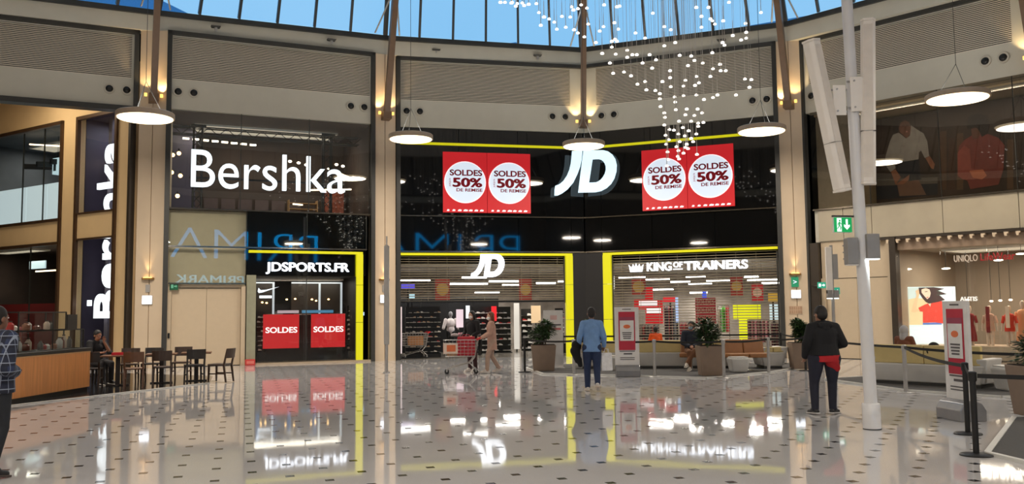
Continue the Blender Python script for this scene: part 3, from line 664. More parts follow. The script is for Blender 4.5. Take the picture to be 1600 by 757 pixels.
struct(MB().box(6.58, 7.09, -0.03, 0.5, 0, ZM - 0.08).build('wall_black_pier', mat('matt black panel', (22, 21, 23), 0.5), None, C.a, C.rz), 'matt black pier between the two yellow lights')
struct(MB().box(-0.02, 0.70, -0.03, 0.5, 0, ZM - 0.08).build('wall_black_pier', mat('matt black panel', (22, 21, 23), 0.5), None, D.a, D.rz), 'matt black pier face beside the shuttered shopfront')
t = D.th('shop_sign', 'white crown and capitals on the roller shutter', 'sign', 1.72, -0.06, 3.14)
v_, f_ = fit_text('KING', 0.68, 1.6, 0, 0.3, 0, 0.03, 0.03); letters(t, v_, f_, SIGNW)
v_, f_ = fit_text('OF', 1.66, 2.0, 0.11, 0.19, 0, 0.03, 0.035); letters(t, v_, f_, SIGNW); MB().box(1.66, 2.0, -0.03, 0.03, 0.02, 0.06).build('underline', SIGNW, t)
v_, f_ = fit_text('TRAINERS', 2.06, 4.32, 0, 0.3, 0, 0.03, 0.04); letters(t, v_, f_, SIGNW)
MB().prism([(0.05, -0.02), (0.5, -0.02), (0.55, 0.25), (0.44, 0.13), (0.4, 0.27), (0.33, 0.14), (0.275, 0.3), (0.22, 0.14), (0.16, 0.27), (0.11, 0.13), (0.0, 0.25)], -0.03, 0.03).build('crown', SIGNW, t)
# roller shutters with separate slats
SLAT = mat('shutter slat', (150, 140, 122), 0.35, 0.5)
def shutter(bay, u0, u1, z0, z1, pitch, label):
    t = bay.th('roller_shutter', label, 'shutter', u0, 0.12, 0)
    L = u1 - u0; me = MB().cyl((0, 0, 0), (L, 0, 0), 0.014, n=6).mesh('slat', SLAT)
    z = z1
    while z > z0: link('slat', me, t, (0, 0, z)); z -= pitch
    MB().box(0, L, -0.03, 0.03, z0 - 0.07, z0).build('bottom_rail', BLACK, t)
    for x in (-0.02, L - 0.03): MB().box(x, x + 0.05, -0.04, 0.04, 0.0 if z0 < 1 else z0 - 0.1, z1).build('guide', GREYSTEEL, t)
    m_ = MB()
    k = 0.35
    while k < L: m_.box(k, k + 0.012, -0.006, 0.006, z0, z1); k += 0.7
    stuff(m_.build('link_chains', SLAT, t))
shutter(C, 0.05, 6.28, 2.12, 3.74, 0.09, 'half raised roller shutter over the open shop entrance')
shutter(D, 1.04, 7.02, 0.16, 3.74, 0.098, 'closed see-through roller shutter of the sports shop')

# interior of the sports shop
def poly_room():
    c0, c1, d1 = C.pt(0, 0.35), C.pt(C.len, 0.35), D.pt(D.len, 0.35); e1, e0 = D.pt(D.len - 0.5, 10.5), C.pt(0.3, 10.5)
    m = Vector(((e0.x + e1.x) / 2, max(e0.y, e1.y) + 1.5, 0))
    P_ = [c0, c1, d1, e1, m, e0]
    ce = MB().prism([(p.x, p.y) for p in P_], 3.42, 3.5, 'z').build('ceiling', mat('grey shop ceiling', (150, 145, 138), 0.7)); struct(ce, 'grey ceiling inside the sports shop')
    wl = MB()
    for a, b in ((d1, e1), (e1, m), (m, e0), (e0, c0)):
        dr = (b - a).normalized(); nn = Vector((-dr.y, dr.x, 0)) * -0.1
        wl.add([a, b, b + nn, a + nn] + [p + Vector((0, 0, 3.42)) for p in (a, b, b + nn, a + nn)], [(0, 3, 2, 1), (4, 5, 6, 7), (0, 1, 5, 4), (1, 2, 6, 5), (2, 3, 7, 6), (3, 0, 4, 7)])
    struct(wl.build('wall_shop_interior', mat('shop wall', (150, 140, 130), 0.6, var=0.35, scale=1.4)), 'grey back walls inside the sports shop')
    fp = MB().prism([(p.x, p.y) for p in P_], 0.0, 0.004, 'z').build('floor_shop', mat('shop floor stone', (120, 114, 106), 0.15, var=0.15, scale=3)); struct(fp, 'dull stone floor inside the sports shop')
poly_room()
STRIP = emit('cool strip light', (255, 252, 244), 7)
ORD = ['first', 'second', 'third', 'fourth', 'fifth', 'sixth', 'seventh', 'eighth', 'ninth', 'tenth', 'eleventh', 'twelfth', 'thirteenth', 'fourteenth', 'fifteenth', 'sixteenth', 'seventeenth', 'eighteenth', 'nineteenth', 'twentieth']
def strips(bay, L, where):
    for k, (x0, x1, y, yo) in enumerate(L):
        (u0, z), (u1, _) = bay.hit(x0, y, yo), bay.hit(x1, y, yo)
        z = min(z, 3.36)
        t = bay.th('strip_light', 'bright ceiling strip light %s, %s counted from the %s end' % (where, ORD[k], 'pillar' if bay is C else 'black pier'), 'strip light', u0, yo, z, 'strip lights in the sports shop')
        MB().box(0, u1 - u0, -0.05, 0.05, -0.03, 0.03).build('tube', STRIP, t); MB().box(0, u1 - u0, -0.06, 0.06, 0.03, 0.06).build('housing', WHITE, t); area_light('strip_light_glow', bay.pt((u0 + u1) / 2, yo, z - 0.04), u1 - u0, 42, (1, 0.95, 0.86), (0, 0, bay.rz), 0.1)
strips(C, [(626, 672, 439, 4.0), (703, 762, 444, 5.5), (764, 810, 440, 4.5), (742, 780, 458, 8.5), (785, 812, 446, 6.0), (722, 760, 434, 3.0), (838, 868, 443, 5.0), (872, 884, 440, 4.0)], 'behind the raised shutter')
strips(D, [(967, 1008, 434, 3.0), (1009, 1046, 437, 4.0), (1048, 1078, 441, 5.5), (1072, 1102, 434, 3.2), (1076, 1112, 444, 7.0), (1104, 1140, 439, 4.5), (1078, 1105, 458, 9.0), (1163, 1185, 433, 3.0), (1168, 1216, 438, 4.0), (1190, 1217, 443, 5.5), (1020, 1052, 453, 8.0)], 'behind the closed shutter')
# trainers on racks
SHW = [mat('trainer dark', (30, 30, 34), 0.5), mat('trainer pale', (214, 210, 204), 0.5), mat('trainer grey', (120, 116, 114), 0.5), mat('trainer red', (170, 44, 44), 0.5), mat('trainer sand', (176, 140, 104), 0.5)]
SOLE = mat('trainer sole', (235, 232, 226), 0.5)
def shoe_mesh(m):
    b = MB().prism([(-0.14, 0.03), (0.14, 0.03), (0.15, 0.055), (0.1, 0.075), (0.02, 0.12), (-0.06, 0.14), (-0.13, 0.13), (-0.145, 0.08)], -0.045, 0.045)
    b.mt(1).prism([(-0.145, 0.0), (0.12, 0.0), (0.155, 0.02), (0.15, 0.034), (-0.145, 0.034)], -0.05, 0.05)
    return b.mesh('trainer', [m, SOLE])
SHOES = [shoe_mesh(m) for m in SHW]
def rack(bay, x0, y0, x1, y1, yo, rows, cols, name, label, shoelabel, group, bias=(0, 0, 0, 1, 1, 2, 3, 4), ang=0.0):
    (u0, z1), (u1, z0) = bay.hit(x0, y0, yo), bay.hit(x1, y1, yo); z0 = max(0.02, z0); w, h = u1 - u0, z1 - z0
    t = bay.th(name, label, 'shoe rack', u0, yo, 0); t.rotation_euler.z += ang
    MB().box(0, w, 0.1, 0.16, 0, z1 + 0.05).build('back_panel', BLACK, t)
    MB().box(0, w, -0.2, 0.1, 0, max(0.03, z0 - 0.05)).build('plinth', BLACK, t)
    M_ = Matrix.Translation(t.location) @ Matrix.Rotation(t.rotation_euler.z, 4, 'Z')
    for r in range(rows):
        z = z0 + h * r / rows
        MB().box(0, w, -0.12, 0.1, z - 0.012, z).build('shelf', GREYSTEEL, t)
        for c in range(cols):
            if random.random() < 0.12: continue
            x = (c + 0.5) * w / cols + random.uniform(-0.03, 0.03)
            ci = random.choice(bias); o = link('trainer', SHOES[ci]); o.location = M_ @ Vector((x, -0.05, z + 0.004)); o.rotation_euler.z = t.rotation_euler.z + random.choice((0, 0.25, -0.3, math.pi))
            s = min(1.0, 0.9 * (w / cols) / 0.3); o.scale = (s, s, s)
            tag(o, '%s %s, %s shelf up' % (['black', 'pale', 'grey', 'red', 'sandy'][ci], shoelabel, ORD[r]), 'trainer', group)
rack(C, 634, 482, 688, 550, 1.6, 9, 10, 'shoe_rack', 'black shoe rack behind the parked trolley', 'trainer on the black rack behind the parked trolley', 'trainers behind the parked trolley', (0, 0, 0, 0, 1, 2, 3, 4))
rack(C, 738, 482, 799, 548, 4.2, 8, 9, 'shoe_rack', 'black shoe rack behind the woman with the trolley', 'trainer on the rack behind the trolley woman', 'trainers behind the trolley woman', (0, 0, 1, 1, 2, 3))
rack(C, 815, 485, 832, 545, 5.5, 7, 2, 'shoe_rack', 'narrow pale shoe shelf right of the white column', 'trainer on the narrow shelf beside the white column', 'trainers by the white column', (1, 1, 2, 3))
rack(C, 868, 484, 882, 535, 3.0, 7, 2, 'shoe_rack', 'narrow rack of red and pale shoes beside the yellow light', 'trainer on the narrow rack beside the yellow light', 'trainers by the yellow light', (3, 3, 1, 0))
rack(B, 402, 490, 414, 548, 1.3, 8, 2, 'shoe_rack', 'narrow shoe rack beside the first red sale square', 'trainer on the rack beside the first red sale square', 'trainers at the sale squares', (1, 2, 0))
rack(B, 543, 480, 556, 545, 1.3, 9, 2, 'shoe_rack', 'narrow shoe rack between red sale square and yellow light', 'trainer on the rack between red square and yellow light', 'trainers at the yellow window light', (1, 2, 4))
rack(B, 415, 478, 540, 492, 2.0, 1, 9, 'shoe_rack', 'long low shoe shelf above the red sale squares', 'trainer on the long shelf above the red sale squares', 'trainers above the sale squares', (2, 1, 4, 0))
pt_ = C.th('black_partition', 'black partition wall behind the shoe racks in the shop entrance', 'partition', 0.35, 5.6, 0.004)
for k in range(4): MB().box(k * 1.12 + 0.004, (k + 1) * 1.12 - 0.004, 0, 0.06, 0, 2.3).build('panel', BLACK, pt_)
MB().box(0, 4.48, -0.02, 0.08, 2.3, 2.36).build('cap_rail', GREYSTEEL, pt_)
def slab(bay, name, x0, y0, x1, y1, yo, m, label, cat, stand=True, extra=None):
    (u0, z1), (u1, z0) = bay.hit(x0, y0, yo), bay.hit(x1, y1, yo); z0 = max(z0, 0.0)
    t = bay.th(name, label, cat, u0, yo, 0)
    MB().box(0, u1 - u0, 0, 0.04, z0, z1).build('panel', m, t)
    if stand and z0 > 0.03:
        MB().box((u1 - u0) / 2 - 0.03, (u1 - u0) / 2 + 0.03, 0.01, 0.05, 0, z0).build('stand', BLACK, t)
    elif not stand:
        for x in (0.05, u1 - u0 - 0.05): MB().cyl((x, 0.02, z1), (x, 0.02, 3.45), 0.006, n=5).build('hanger', GREYSTEEL, t)
    return t, u1 - u0, z0, z1
GOLD = mat('gold sale disc', (178, 142, 72), 0.5)
for k, (bay, x0, y0, x1, y1) in enumerate(((C, 680, 436, 703, 469), (C, 811, 436, 831, 470), (D, 987, 436, 1009, 461), (D, 1141, 433, 1161, 462))):
    t, w, z0, z1 = slab(bay, 'hanging_poster', x0, y0, x1, y1, 0.5, mat('dull red card', (150, 48, 40), 0.6), 'dull red hanging card with gold disc, %s' % ['above the parked trolley', 'above the leafy planter near the entrance', 'above the white framed notice', 'above the yellow shop panel'][k], 'poster', False)
    MB().disc(w / 2, (z0 + z1) / 2, w * 0.42, -0.02, -0.001, 24).build('disc', GOLD, t)
t, w, z0, z1 = slab(D, 'hanging_poster', 1174, 444, 1193, 471, 0.8, REDP, 'bright red hanging card with pale disc near the pillar', 'poster', False)
MB().disc(w / 2, (z0 + z1) / 2, w * 0.4, -0.02, -0.001, 20).build('disc', mat('pale card disc', (226, 190, 170), 0.6), t)
t, w, z0, z1 = slab(D, 'sale_board', 1086, 466, 1119, 506, 1.0, mat('wine red board', (150, 24, 40), 0.6), 'dark red board with three rows of sale lettering', 'sale board')
for k in range(3):
    v_, f_ = fit_text('SOLDES', 0.05, w - 0.05, z1 - 0.24 - 0.3 * k, 0.17, -0.008, 0.004, 0.02); letters(t, v_, f_, mat('board letters', (206, 150, 130), 0.6))
t, w, z0, z1 = slab(D, 'yellow_panel', 1145, 477, 1189, 499, 1.2, emit('yellow shop panel', (226, 226, 20), 0.8), 'bright yellow panel behind the closed shutter', 'panel')
MB().box(0.2, w * 0.55, 0, 0.04, 0.45, z0).build('leg_panel', emit('yellow shop panel', (226, 226, 20), 0.8), t)
t, w, z0, z1 = slab(D, 'red_display', 1008, 470, 1036, 506, 2.2, RED, 'stepped red display wall with white print bars', 'display')
MB().box(0.0, w * 0.45, 0, 0.04, z1, z1 + 0.55).build('upper_panel', RED, t); MB().box(-0.45, 0.0, 0.0, 0.04, z1 - 0.35, z1 + 0.05).build('side_panel', RED, t)
for k in range(2): MB().box(0.05 - 0.3 * k, w * (0.9 - 0.2 * k), -0.01, 0, z1 - 0.5 + 0.28 * k, z1 - 0.3 + 0.28 * k).build('print_bar', emit('poster white', (250, 240, 240), 0.9), t)
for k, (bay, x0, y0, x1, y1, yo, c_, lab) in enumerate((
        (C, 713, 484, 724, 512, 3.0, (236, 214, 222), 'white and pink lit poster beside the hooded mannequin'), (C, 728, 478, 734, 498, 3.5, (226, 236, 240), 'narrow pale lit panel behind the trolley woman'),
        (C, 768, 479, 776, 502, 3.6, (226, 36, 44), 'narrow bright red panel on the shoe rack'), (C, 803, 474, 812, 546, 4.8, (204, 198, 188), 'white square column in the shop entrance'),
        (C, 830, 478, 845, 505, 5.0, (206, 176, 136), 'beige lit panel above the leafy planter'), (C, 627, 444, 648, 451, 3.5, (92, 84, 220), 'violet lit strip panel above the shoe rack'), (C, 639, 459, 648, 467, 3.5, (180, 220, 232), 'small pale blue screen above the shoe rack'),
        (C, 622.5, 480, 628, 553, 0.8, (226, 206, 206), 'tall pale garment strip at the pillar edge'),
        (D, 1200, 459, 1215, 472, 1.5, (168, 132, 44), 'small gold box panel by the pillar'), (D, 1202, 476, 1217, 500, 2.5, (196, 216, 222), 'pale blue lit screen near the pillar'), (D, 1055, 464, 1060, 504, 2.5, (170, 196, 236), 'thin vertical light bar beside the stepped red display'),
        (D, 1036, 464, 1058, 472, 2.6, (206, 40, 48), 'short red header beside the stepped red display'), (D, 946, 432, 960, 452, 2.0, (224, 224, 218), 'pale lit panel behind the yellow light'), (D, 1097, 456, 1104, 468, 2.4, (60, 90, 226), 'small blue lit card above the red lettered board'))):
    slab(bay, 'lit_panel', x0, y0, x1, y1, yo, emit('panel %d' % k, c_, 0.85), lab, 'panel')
# clothes rails with garments
def rail(bay, x0, x1, ytop, ybot, yo, cols, label):
    (u0, z1), (u1, z0) = bay.hit(x0, ytop, yo), bay.hit(x1, ybot, yo); z0 = max(z0, 0.35); w = u1 - u0
    t = bay.th('clothes_rail', label, 'clothes rail', u0, yo, 0)
    MB().cyl((0, 0, z1), (w, 0, z1), 0.015, n=6).build('rail_bar', CHROME, t)
    for x in (0, w): MB().cyl((x, 0, 0.02), (x, 0, z1), 0.015, n=6).build('post', CHROME, t); MB().box(x - 0.02, x + 0.02, -0.25, 0.25, 0, 0.03).build('foot', CHROME, t)
    k = max(3, int(w / 0.12))
    for i in range(k):
        x = (i + 0.5) * w / k
        MB().prism([(-0.2, z0), (0.2, z0), (0.21, z1 - 0.3), (0.24, z1 - 0.12), (0.06, z1 - 0.03), (-0.06, z1 - 0.03), (-0.24, z1 - 0.12), (-0.21, z1 - 0.3)], x - 0.03, x + 0.03, 'x').build('garment', mat('garment %s' % str(cols[i % len(cols)]), cols[i % len(cols)], 0.8), t)
rail(D, 1062, 1086, 504, 540, 1.6, [(150, 40, 50), (170, 60, 60), (90, 30, 36)], 'rail of red garments behind the seated masked man')
rail(D, 1168, 1202, 500, 535, 0.85, [(110, 60, 66), (150, 90, 96), (200, 130, 140)], 'rail of pink and maroon garments beside the yellow panel')
rail(D, 1122, 1140, 478, 520, 2.2, [(210, 206, 200), (90, 200, 60), (180, 50, 56)], 'rail with white and lime garments beside the red lettered board')
rail(D, 1038, 1058, 478, 535, 3.0, [(70, 60, 70), (150, 60, 70), (60, 60, 64)], 'rail of dark garments beside the thin light bar')
rail(D, 1000, 1030, 508, 545, 1.8, [(120, 100, 100), (150, 60, 60), (80, 76, 76)], 'rail of mixed garments in front of the stepped red display')
rail(D, 1205, 1217, 505, 540, 0.9, [(90, 44, 50), (60, 40, 44)], 'short rail of dark garments at the pillar')
# ------------------------------------------------------------------ corridor wall beside the cafe: two tall windows, upright script sign
L_ = W.len
def wu(u): return L_ - u
WFR = mat('bronze window frame', (84, 62, 44), 0.4, 0.4)
ww = MB()
ww.box(0, L_, 0, 0.3, 8.66, 10.2)                        # above the windows
ww.box(wu(4.1), wu(3.25), 0, 0.3, 0, 8.66)                 # pier between
ww.box(wu(0.85), wu(-0.0), 0, 0.3, 0, 8.66)              # pier at the pillar
ww.box(0, wu(4.1), 0, 0.3, 4.32, 5.14); ww.box(wu(3.25), wu(0.85), 0.0, 0.3, 4.36, 5.25)
ww.box(0, wu(4.1), 0, 0.3, 0, 0.5)
struct(W.bd(ww, 'wall_left', WARMW), 'warm lit corridor wall behind the cafe')
struct(MB().prism([(-12.3, 29.1), (-22, 24.6), (-27, 30), (-21.7, 35.2), (-12.4, 29.3)], 10.0, 10.1, 'z').build('ceiling', mat('corridor ceiling', (210, 184, 144), 0.7)), 'corridor ceiling over the cafe passage')
struct(MB().box(-27, -21.6, 29, 29.3, 0, 10.1).build('wall_corridor_end', WARMW), 'far end of the corridor wall')
f = MB()
for a, b in ((4.1, L_), (0.85, 3.25)):
    top = 8.66
    f.box(wu(b), wu(a), -0.08, 0.05, top - 0.1, top + 0.02); f.box(wu(a) - 0.12, wu(a), -0.08, 0.05, 0.0, top)
    if b < L_: f.box(wu(b), wu(b) + 0.12, -0.08, 0.05, 0, top)
f.box(0, wu(4.1), -0.06, 0.05, 5.08, 5.18); f.box(0, wu(4.1), -0.06, 0.05, 4.24, 4.34); f.box(wu(3.25), wu(0.85), -0.05, 0.04, 5.22, 5.28); f.box(wu(3.25), wu(0.85), -0.05, 0.04, 4.32, 4.38)
struct(W.bd(f, 'trim_9', WFR), 'bronze frames of the two corridor windows')
f = MB().box(wu(-0.02) - 0.02, wu(-0.12), -0.2, 0.0, 0, ZB); struct(W.bd(f, 'trim_10', DARK), 'dark strip between corridor wall and pillar')
panes(W, 'window_4', (0, wu(6.9), wu(5.5), wu(4.22)), 5.18, 8.56, 'upper corridor window showing a mirrored balustrade and light strips', y=0.06)
panes(W, 'window_5', (0, wu(6.2), wu(4.22)), 0.5, 4.24, 'lower corridor shop window above the cafe counter', y=0.06)
panes(W, 'window_6', (wu(3.13), wu(0.97)), 5.28, 8.56, 'upper narrow window with the upright lit letters', y=0.06, fr=False)
panes(W, 'window_7', (wu(3.13), wu(0.97)), 0.1, 4.32, 'lower narrow window with the upright lit letters', y=0.06, fr=False)
room(W, 'wall_reflection_room', 0.0, wu(4.0), 0.35, 5.0, 5.2, 8.7, mat('reflection room lining', (96, 100, 104), 0.7, var=0.3, scale=0.6), 'grey room modelling the reflection in the upper corridor window')  # room and its fittings stand in for a reflection in the glass
tag(W.bd(MB().box(0.1, wu(6.92), 0.25, 0.3, 5.2, 6.55).box(wu(6.88), wu(5.52), 0.25, 0.3, 5.2, 6.55).box(wu(5.48), wu(4.3), 0.25, 0.3, 5.2, 6.55), 'balustrade', emit('mirrored balustrade', (206, 222, 228), 0.8)), 'pale white balustrade panels standing in for the reflection in the upper corridor window', 'balustrade')
GT = emit('gallery tube', (250, 240, 220), 3)
for k, (u, y, z, l) in enumerate(((4.6, 1.5, 7.55, .8), (5.3, 2.4, 7.5, .5), (6.0, 3, 7.35, .5), (5.6, 1.8, 7.2, .35), (6.6, 2.5, 7.25, .3), (7.2, 2.2, 7.2, .25))):
    tag(W.bd(MB().bar((wu(u) - l, y, z), (wu(u), y + 0.3, z), 0.08, 0.05), 'light_tube', GT), 'pale ceiling tube of the reflection modelled in the upper corridor window, %s' % ORD[k], 'light tube', 'gallery tubes')
tag(W.bd(MB().bar((wu(8.0), 0.9, 8.4), (wu(4.4), 1.6, 7.95), 0.05, 0.05), 'light_tube', emit('warm tube', (255, 226, 190), 4)), 'long warm light line across the modelled reflection in the upper corridor window', 'light tube')
t = W.th('hanging_sign', 'small pale hanging sign box of the reflection modelled behind the upper corridor window', 'sign', wu(6.9), 1.2, 7.15)
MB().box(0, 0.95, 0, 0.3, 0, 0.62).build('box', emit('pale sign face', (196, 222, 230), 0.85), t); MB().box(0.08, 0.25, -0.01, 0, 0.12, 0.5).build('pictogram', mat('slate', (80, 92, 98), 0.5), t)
for x in (0.1, 0.85): MB().cyl((x, 0.15, 0.62), (x, 0.15, 1.5), 0.01, n=5).build('hanger', BLACK, t)
for k in range(5):
    tag(W.bd(MB().bar((wu(8.6) + k * 0.95, 1, 7.6), (wu(8.6) + k * 0.95 + 0.7, 4.5, 7.9), 0.14, 0.2), 'roof_beam', BLACK), 'dark roof beam of the reflection modelled behind the upper corridor window, %s' % ORD[k], 'beam', 'gallery beams')
fill_lamp_panel('added fill lamp panel in the modelled reflection room', W.pt(2.5, 2.5, 8.6), 3, 70, (1, 0.95, 0.9), W.rz, 1.0)
room(W, 'wall_lower_shop', 0.0, wu(4.0), 0.35, 5.0, 0.0, 4.3, mat('dark lower shop lining', (60, 48, 42), 0.7, var=0.4, scale=1.0), 'dark lower shop behind the cafe counter', floor=False)
for k in range(9):
    tag(W.bd(MB().ball((wu(5.0 + 0.28 * k), 2.2 + 0.3 * (k % 3), 2.55 + 0.12 * ((k * 7) % 4)), (0.12, 0.08, 0.07)), 'globe_lamp', emit('globe lamp', (255, 226, 180), 4)), 'warm globe lamp in the lower corridor shop, %s' % ORD[k], 'lamp', 'globe lamps')
for k, (u0, u1, z) in enumerate(((4.3, 6.4, 3.0), (6.2, 8.4, 3.45), (4.4, 4.9, 2.6))):
    tag(W.bd(MB().box(wu(u1), wu(u0), 1.5, 1.55, z, z + 0.05), 'light_tube', emit('warm tube', (255, 226, 190), 4)), 'warm light line in the lower corridor shop, %s' % ['middle one', 'upper one', 'short one'][k], 'light tube')
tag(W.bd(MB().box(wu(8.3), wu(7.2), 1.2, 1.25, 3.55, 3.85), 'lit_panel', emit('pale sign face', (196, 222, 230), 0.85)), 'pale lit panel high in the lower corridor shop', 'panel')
tag(W.bd(MB().box(0.2, wu(4.3), 1.2, 1.3, 0.0, 2.2), 'red_partition', mat('deep red partition', (120, 26, 28), 0.6)), 'deep red partition behind the cafe counter', 'partition')
fill_lamp_panel('added fill lamp panel in the lower corridor shop', W.pt(2.5, 0.9, 4.2), 3, 50, WARM, W.rz, 0.6)
PURP = mat('violet grey lining', (70, 64, 84), 0.5, var=0.2, scale=0.8)
room(W, 'wall_sign_room', wu(3.3), wu(0.8), 0.35, 3.0, 0.0, 8.7, PURP, 'violet grey space behind the upright letters', floor=False)
t = W.th('shop_sign', 'upright lit white script lettering in the narrow corridor window', 'sign', wu(1.12), 0.3, 1.62)
v_, f_ = fit_text('Bershka', 0.0, 6.1, 0.0, 1.3, 0, 0.05, 0.012)
v2 = [(-v[2], v[1], v[0]) for v in v_]
for v__, f__ in islands([(v[2], v[1], v[0]) for v in v2], f_): MB().add([(v[2], v[1], v[0]) for v in v__], f__).build('letter', SIGNW, t)
MB().box(-0.02, 0.02, 0.05, 0.09, -0.1, 6.4).build('rail', BLACK, t)
tag(W.bd(MB().box(wu(2.35), wu(2.15), 0.6, 0.8, 0, 8.6), 'steel_column', mat('lilac grey column', (124, 118, 132), 0.35, 0.2)), 'slim lilac grey column beside the upright letters', 'column')
pts = [(wu(1.75) + 1.15 * math.cos(a), 1.3 + 0.7 * math.sin(a), 7.25) for a in [2 * math.pi * k / 28 for k in range(29)]]
tag(W.bd(MB().tube(pts, 0.03, 6), 'ring_lamp', emit('warm tube', (255, 226, 190), 4)), 'warm ring lamp behind the top of the upright letters', 'lamp')
for k, z in enumerate((3.1, 2.35, 2.2)):
    tag(W.bd(MB().box(wu(1.95), wu(1.1), 0.9, 0.94, z, z + 0.05), 'light_tube', emit('warm tube', (255, 226, 190), 4)), 'short warm tube behind the upright letters, %s' % ORD[k], 'light tube', 'tubes behind the upright letters')
t = W.th('emergency_light', 'small pale square light low in the narrow window', 'emergency light', wu(2.75), 0.3, 2.15); MB().box(-0.1, 0.1, -0.03, 0.03, -0.1, 0.1).build('lens', emit('emergency lens', (235, 242, 255), 2.2), t)
fill_lamp_panel('added fill lamp panel above the upright letters', W.pt(wu(2.0), 1.6, 8.6), 1.5, 30, (0.85, 0.85, 1), W.rz, 1.0)
# warm wash on the corridor wall comes from an added fill lamp
fill_lamp_panel('added fill lamp panel in the cafe passage', Vector((-17.0, 28.8, 9.9)), 2.4, 170, (1, 0.84, 0.62), 0.4, 2.4)

# ------------------------------------------------------------------ billboard bay: photo billboard upstairs, clothes shop below
SPG = mat('grey beige spandrel', (176, 166, 146), 0.25, var=0.06, scale=1.2)
EW = E_.len
panes(E_, 'window_8', (0.15, 2.18, 4.44, 6.6, 8.8), 5.12, ZB, 'upper glazing in front of the photo billboard', m=glass('billboard glass', (225, 222, 216), 0.06, 0.5))
sw = struct(E_.bd(MB().box(0.15, EW, 0.1, 0.3, 3.98, 5.08), 'wall_spandrel', BEIGE), 'beige band under the photo billboard')
for a, b in ((0.3, 1.2), (1.2, 2.18), (2.18, 4.44), (4.44, 6.6), (6.6, 8.8)): MB().box(a + 0.01, b - 0.01, 0.03, 0.09, 4.0, 5.06).build('spandrel_panel', SPG, sw)
struct(E_.bd(MB().box(0.15, 1.35, 0.4, 0.5, 5.1, 8.5), 'wall_white_return', mat('white return', (190, 184, 172), 0.6)), 'pale return wall beside the photo billboard')
struct(E_.bd(MB().box(0.15, EW + 1.5, 0.3, 2.6, 8.42, 8.5).box(0.15, EW + 1.5, 2.5, 2.6, 5.1, 8.42).box(0.15, EW + 1.5, 0.12, 2.6, 5.0, 5.1), 'wall_billboard_room', mat('billboard soffit', (186, 170, 140), 0.6)), 'pale soffit above the photo billboard')
# the billboard: flat print of two people, built as layered print on one board
bb = E_.th('billboard', 'large dark photo billboard of two people behind glass', 'billboard', 1.4, 2.2, 5.12)
bw_ = EW; MB().box(0, bw_, 0, 0.1, 0, 3.25).build('board', mat('dark photo print', (56, 44, 36), 0.5, var=0.45, scale=1.3), bb)
def pr(poly, name, rgb, y, par=bb, s=1.0, ox=0, oz=0, e=None):
    m = emit('lit ' + name + str(rgb), rgb, e) if e else mat('print ' + name + str(rgb), rgb, 0.5, var=0.12, scale=4)
    return MB().prism([(ox + a * s, oz + b * s) for a, b in poly], y - 0.004, y).build(name, m, par)
def ub(x, y):  # billboard coordinates from the picture
    u, z = E_.hit(x, y, 2.2); return (u - 1.4, z - 5.12)
def prp(pts, name, rgb, y): return pr([ub(1370 + x * 0.1981, 170 + y * 0.1981) for x, y in pts], name, rgb, y)
prp([(0, 560), (480, 540), (480, 640), (0, 690)], 'table_print', (96, 92, 86), -0.002)
prp([(0, 610), (480, 590), (480, 680), (0, 720)], 'table_edge_print', (30, 36, 46), -0.004)
for bx in range(9):
    x0 = 500 + bx * 66
    if x0 > 640 and x0 < 1010: continue
    prp([(x0, 180 + (bx * 53) % 90), (x0 + 50, 175 + (bx * 53) % 90), (x0 + 50, 640), (x0, 640)], 'shelf_print', [(84, 62, 44), (70, 48, 36), (92, 70, 50)][bx % 3], -0.002)
prp([(150, 420), (330, 390), (352, 560), (255, 570), (160, 500)], 'jeans_print', (28, 30, 40), -0.008)
prp([(160, 590), (330, 560), (370, 640), (390, 680), (180, 690)], 'paper_print', (120, 92, 78), -0.006)
prp([(110, 490), (150, 480), (190, 540), (150, 600), (260, 520), (255, 560), (215, 595), (150, 600)], 'hand_print', (150, 100, 74), -0.012)
prp([(385, 390), (420, 375), (460, 440), (450, 480), (430, 470)], 'hand_print', (140, 94, 70), -0.012)
prp([(175, 190), (130, 205), (105, 260), (70, 380), (64, 440), (110, 500), (150, 470), (140, 430), (330, 400), (335, 345), (350, 330), (380, 390), (415, 375), (400, 260), (370, 195), (320, 165), (270, 130), (262, 215), (232, 235)], 'sweater_print', (150, 147, 144), -0.016)
prp([(180, 105), (215, 85), (255, 100), (270, 150), (265, 200), (240, 232), (215, 215), (185, 185), (172, 150)], 'face_print', (112, 74, 56), -0.02)
prp([(130, 170), (128, 110), (160, 75), (210, 68), (250, 90), (262, 108), (225, 92), (190, 110), (175, 150), (170, 185), (140, 190)], 'hair_print', (34, 24, 20), -0.024)
prp([(232, 178), (245, 176), (244, 186), (234, 187)], 'mouth_print', (190, 130, 120), -0.024)
prp([(205, 135), (220, 132), (220, 138), (205, 140)], 'eye_print', (30, 20, 18), -0.024); prp([(238, 130), (252, 130), (252, 136), (238, 136)], 'eye_print', (30, 20, 18), -0.024)
prp([(690, 250), (745, 215), (880, 200), (960, 230), (1010, 290), (1000, 480), (960, 600), (740, 635), (715, 570), (640, 540), (640, 350), (655, 290)], 'red_jacket_print', (120, 58, 52), -0.012)
prp([(640, 350), (690, 290), (735, 320), (745, 470), (840, 490), (850, 540), (760, 560), (680, 560), (640, 520)], 'sleeve_print', (146, 76, 66), -0.016)
prp([(730, 490), (840, 480), (870, 530), (830, 560), (760, 545)], 'hand_print', (190, 116, 84), -0.02)
prp([(745, 160), (790, 150), (820, 200), (800, 240), (755, 235)], 'face_print', (100, 66, 50), -0.016)
prp([(715, 160), (710, 100), (740, 55), (810, 35), (870, 60), (890, 130), (870, 200), (830, 225), (810, 170), (770, 140), (735, 165)], 'hair_print', (26, 18, 15), -0.02)
